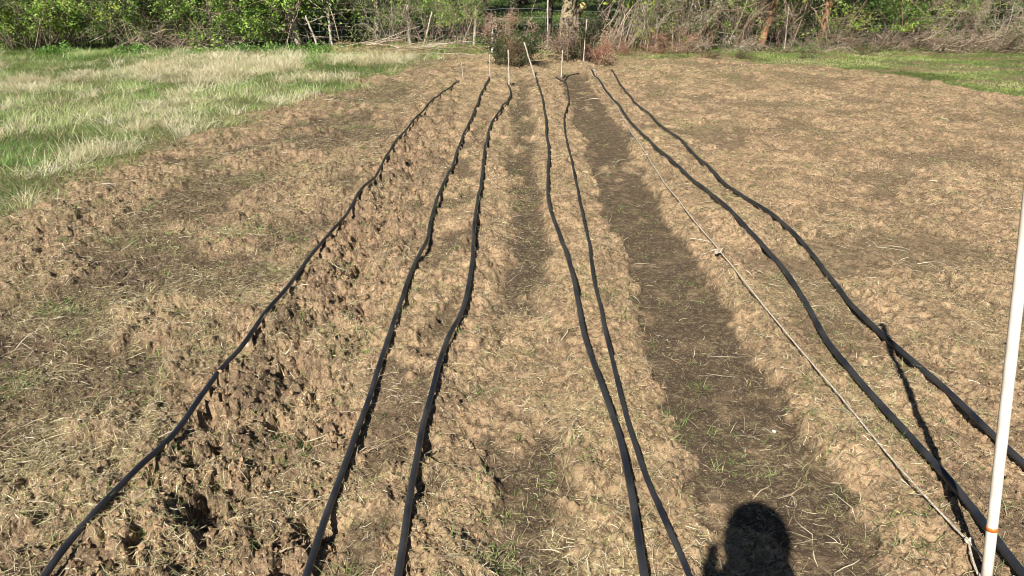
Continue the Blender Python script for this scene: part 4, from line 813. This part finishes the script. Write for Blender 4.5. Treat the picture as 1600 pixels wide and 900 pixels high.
bv = [(0, 0, 0.98, .15, .11), (0, 0, 1.15, .14, .10), (0, 0.0, 1.34, .165, .11), (0, 0.0, 1.46, .10, .08), (0, 0.02, 1.54, .055, .055), (0, 0.035, 1.60, .065, .075), (0, 0.035, 1.68, .082, .098), (0, 0.025, 1.745, .062, .075)]
be = [(0, 1), (1, 2), (2, 3), (3, 4), (4, 5), (5, 6), (6, 7)]
for sgn in (-1, 1):
    n0 = len(bv)
    bv += [(sgn * .10, 0, .90, .085), (sgn * .12, .01, .50, .058), (sgn * .13, -.01, .12, .04), (sgn * .135, .02, .06, .042), (sgn * .145, .15, .035, .032)]
    be += [(0, n0), (n0, n0 + 1), (n0 + 1, n0 + 2), (n0 + 2, n0 + 3), (n0 + 3, n0 + 4)]
    n0 = len(bv)
    bv += [(sgn * .175, 0, 1.40, .055), (sgn * .19, .04, 1.14, .045), (sgn * .080, .13, 1.26, .034), (sgn * .050, .185, 1.37, .026), (sgn * .046, .205, 1.44, .032, .02)]
    be += [(2, n0), (n0, n0 + 1), (n0 + 1, n0 + 2), (n0 + 2, n0 + 3), (n0 + 3, n0 + 4)]
    # fingers rooted in the palm, closing on the phone from its side
    for f in range(4):
        m0 = len(bv); zf = 1.455 + (f - 1.5) * 0.020; ln = (0.9, 1.0, 0.95, 0.75)[f]
        bv += [(sgn * .056, .232, zf, .0085), (sgn * .042, .241, zf + .004, .008), (sgn * (.042 - .020 * ln), .240, zf + .006, .007)]
        be += [(n0 + 4, m0), (m0, m0 + 1), (m0 + 1, m0 + 2)]
    m0 = len(bv); bv += [(sgn * .058, .190, 1.445, .010), (sgn * .046, .195, 1.465, .009), (sgn * .034, .202, 1.48, .008)]; be += [(n0 + 4, m0), (m0, m0 + 1), (m0 + 1, m0 + 2)]
def mf(c):
    if c.z > 1.50 and abs(c.x) < 0.09 and c.y < 0.16: return 0
    if c.y > 0.19 and c.z > 1.41: return 0
    return 1 if c.z > 0.92 else 2
skin_obj('body', bv, be, [M_SKIN, M_JACKET, M_JEANS], person, 2, 0, mf)
# face and hair
def ell(name, c, s, mat, parent, cut=None):
    import bmesh
    bm = bmesh.new(); bmesh.ops.create_uvsphere(bm, u_segments=24, v_segments=16, radius=1)
    for v in bm.verts: v.co.x *= s[0]; v.co.y *= s[1]; v.co.z *= s[2]
    if cut:
        dl = [v for v in bm.verts if cut(v.co)]; bmesh.ops.delete(bm, geom=dl, context='VERTS')
    for f in bm.faces: f.smooth = True
    me = bpy.data.meshes.new(name); bm.to_mesh(me); bm.free(); me.materials.append(mat); o_ = bpy.data.objects.new(name, me); COL.objects.link(o_); o_.location = c; o_.parent = parent; return o_
ell('hair', (0, -0.005, 1.555), (0.114, 0.072, 0.15), M_HAIR, person)  # lower hair, added and widened to fill out the cast shadow
ell('hair', (0, 0.022, 1.70), (0.098, 0.115, 0.112), M_HAIR, person, lambda c: c.y > 0.055 and c.z < 0.045 or c.z < -0.085)
ell('nose', (0, 0.135, 1.655), (0.012, 0.018, 0.020), M_SKIN, person)
for s in (-1, 1):
    ell('ear', (s * 0.088, 0.03, 1.665), (0.012, 0.022, 0.032), M_SKIN, person)
    ell('eye', (s * 0.030, 0.117, 1.685), (0.014, 0.010, 0.009), plain_mat('eye', (0.6, 0.58, 0.55), 0.2, 0.5), person)
ell('mouth', (0, 0.122, 1.615), (0.024, 0.008, 0.006), plain_mat('lips', (0.45, 0.18, 0.15), 0.5, 0.4), person)
# the phone in the hands: a slim slab, lens edge at the picture's own viewpoint
import bmesh
bm = bmesh.new(); bmesh.ops.create_cube(bm, size=1)
for v in bm.verts: v.co.x *= 0.072; v.co.y *= 0.008; v.co.z *= 0.148
bmesh.ops.bevel(bm, geom=[e for e in bm.edges if abs(e.verts[0].co.y - e.verts[1].co.y) > 0.004], offset=0.010, segments=4, affect='EDGES')
me = bpy.data.meshes.new('phone'); bm.to_mesh(me); bm.free(); me.materials.append(plain_mat('phone_black', (0.015, 0.015, 0.018), 0.25, 0.5, 10, 0.1))
ph = bpy.data.objects.new('phone', me); COL.objects.link(ph); ph.location = (0, -0.022, CAM_H - 0.052); ph.rotation_euler = (-PITCH, 0, 0)
tag(ph, 'slim black phone held up in both hands', 'phone')
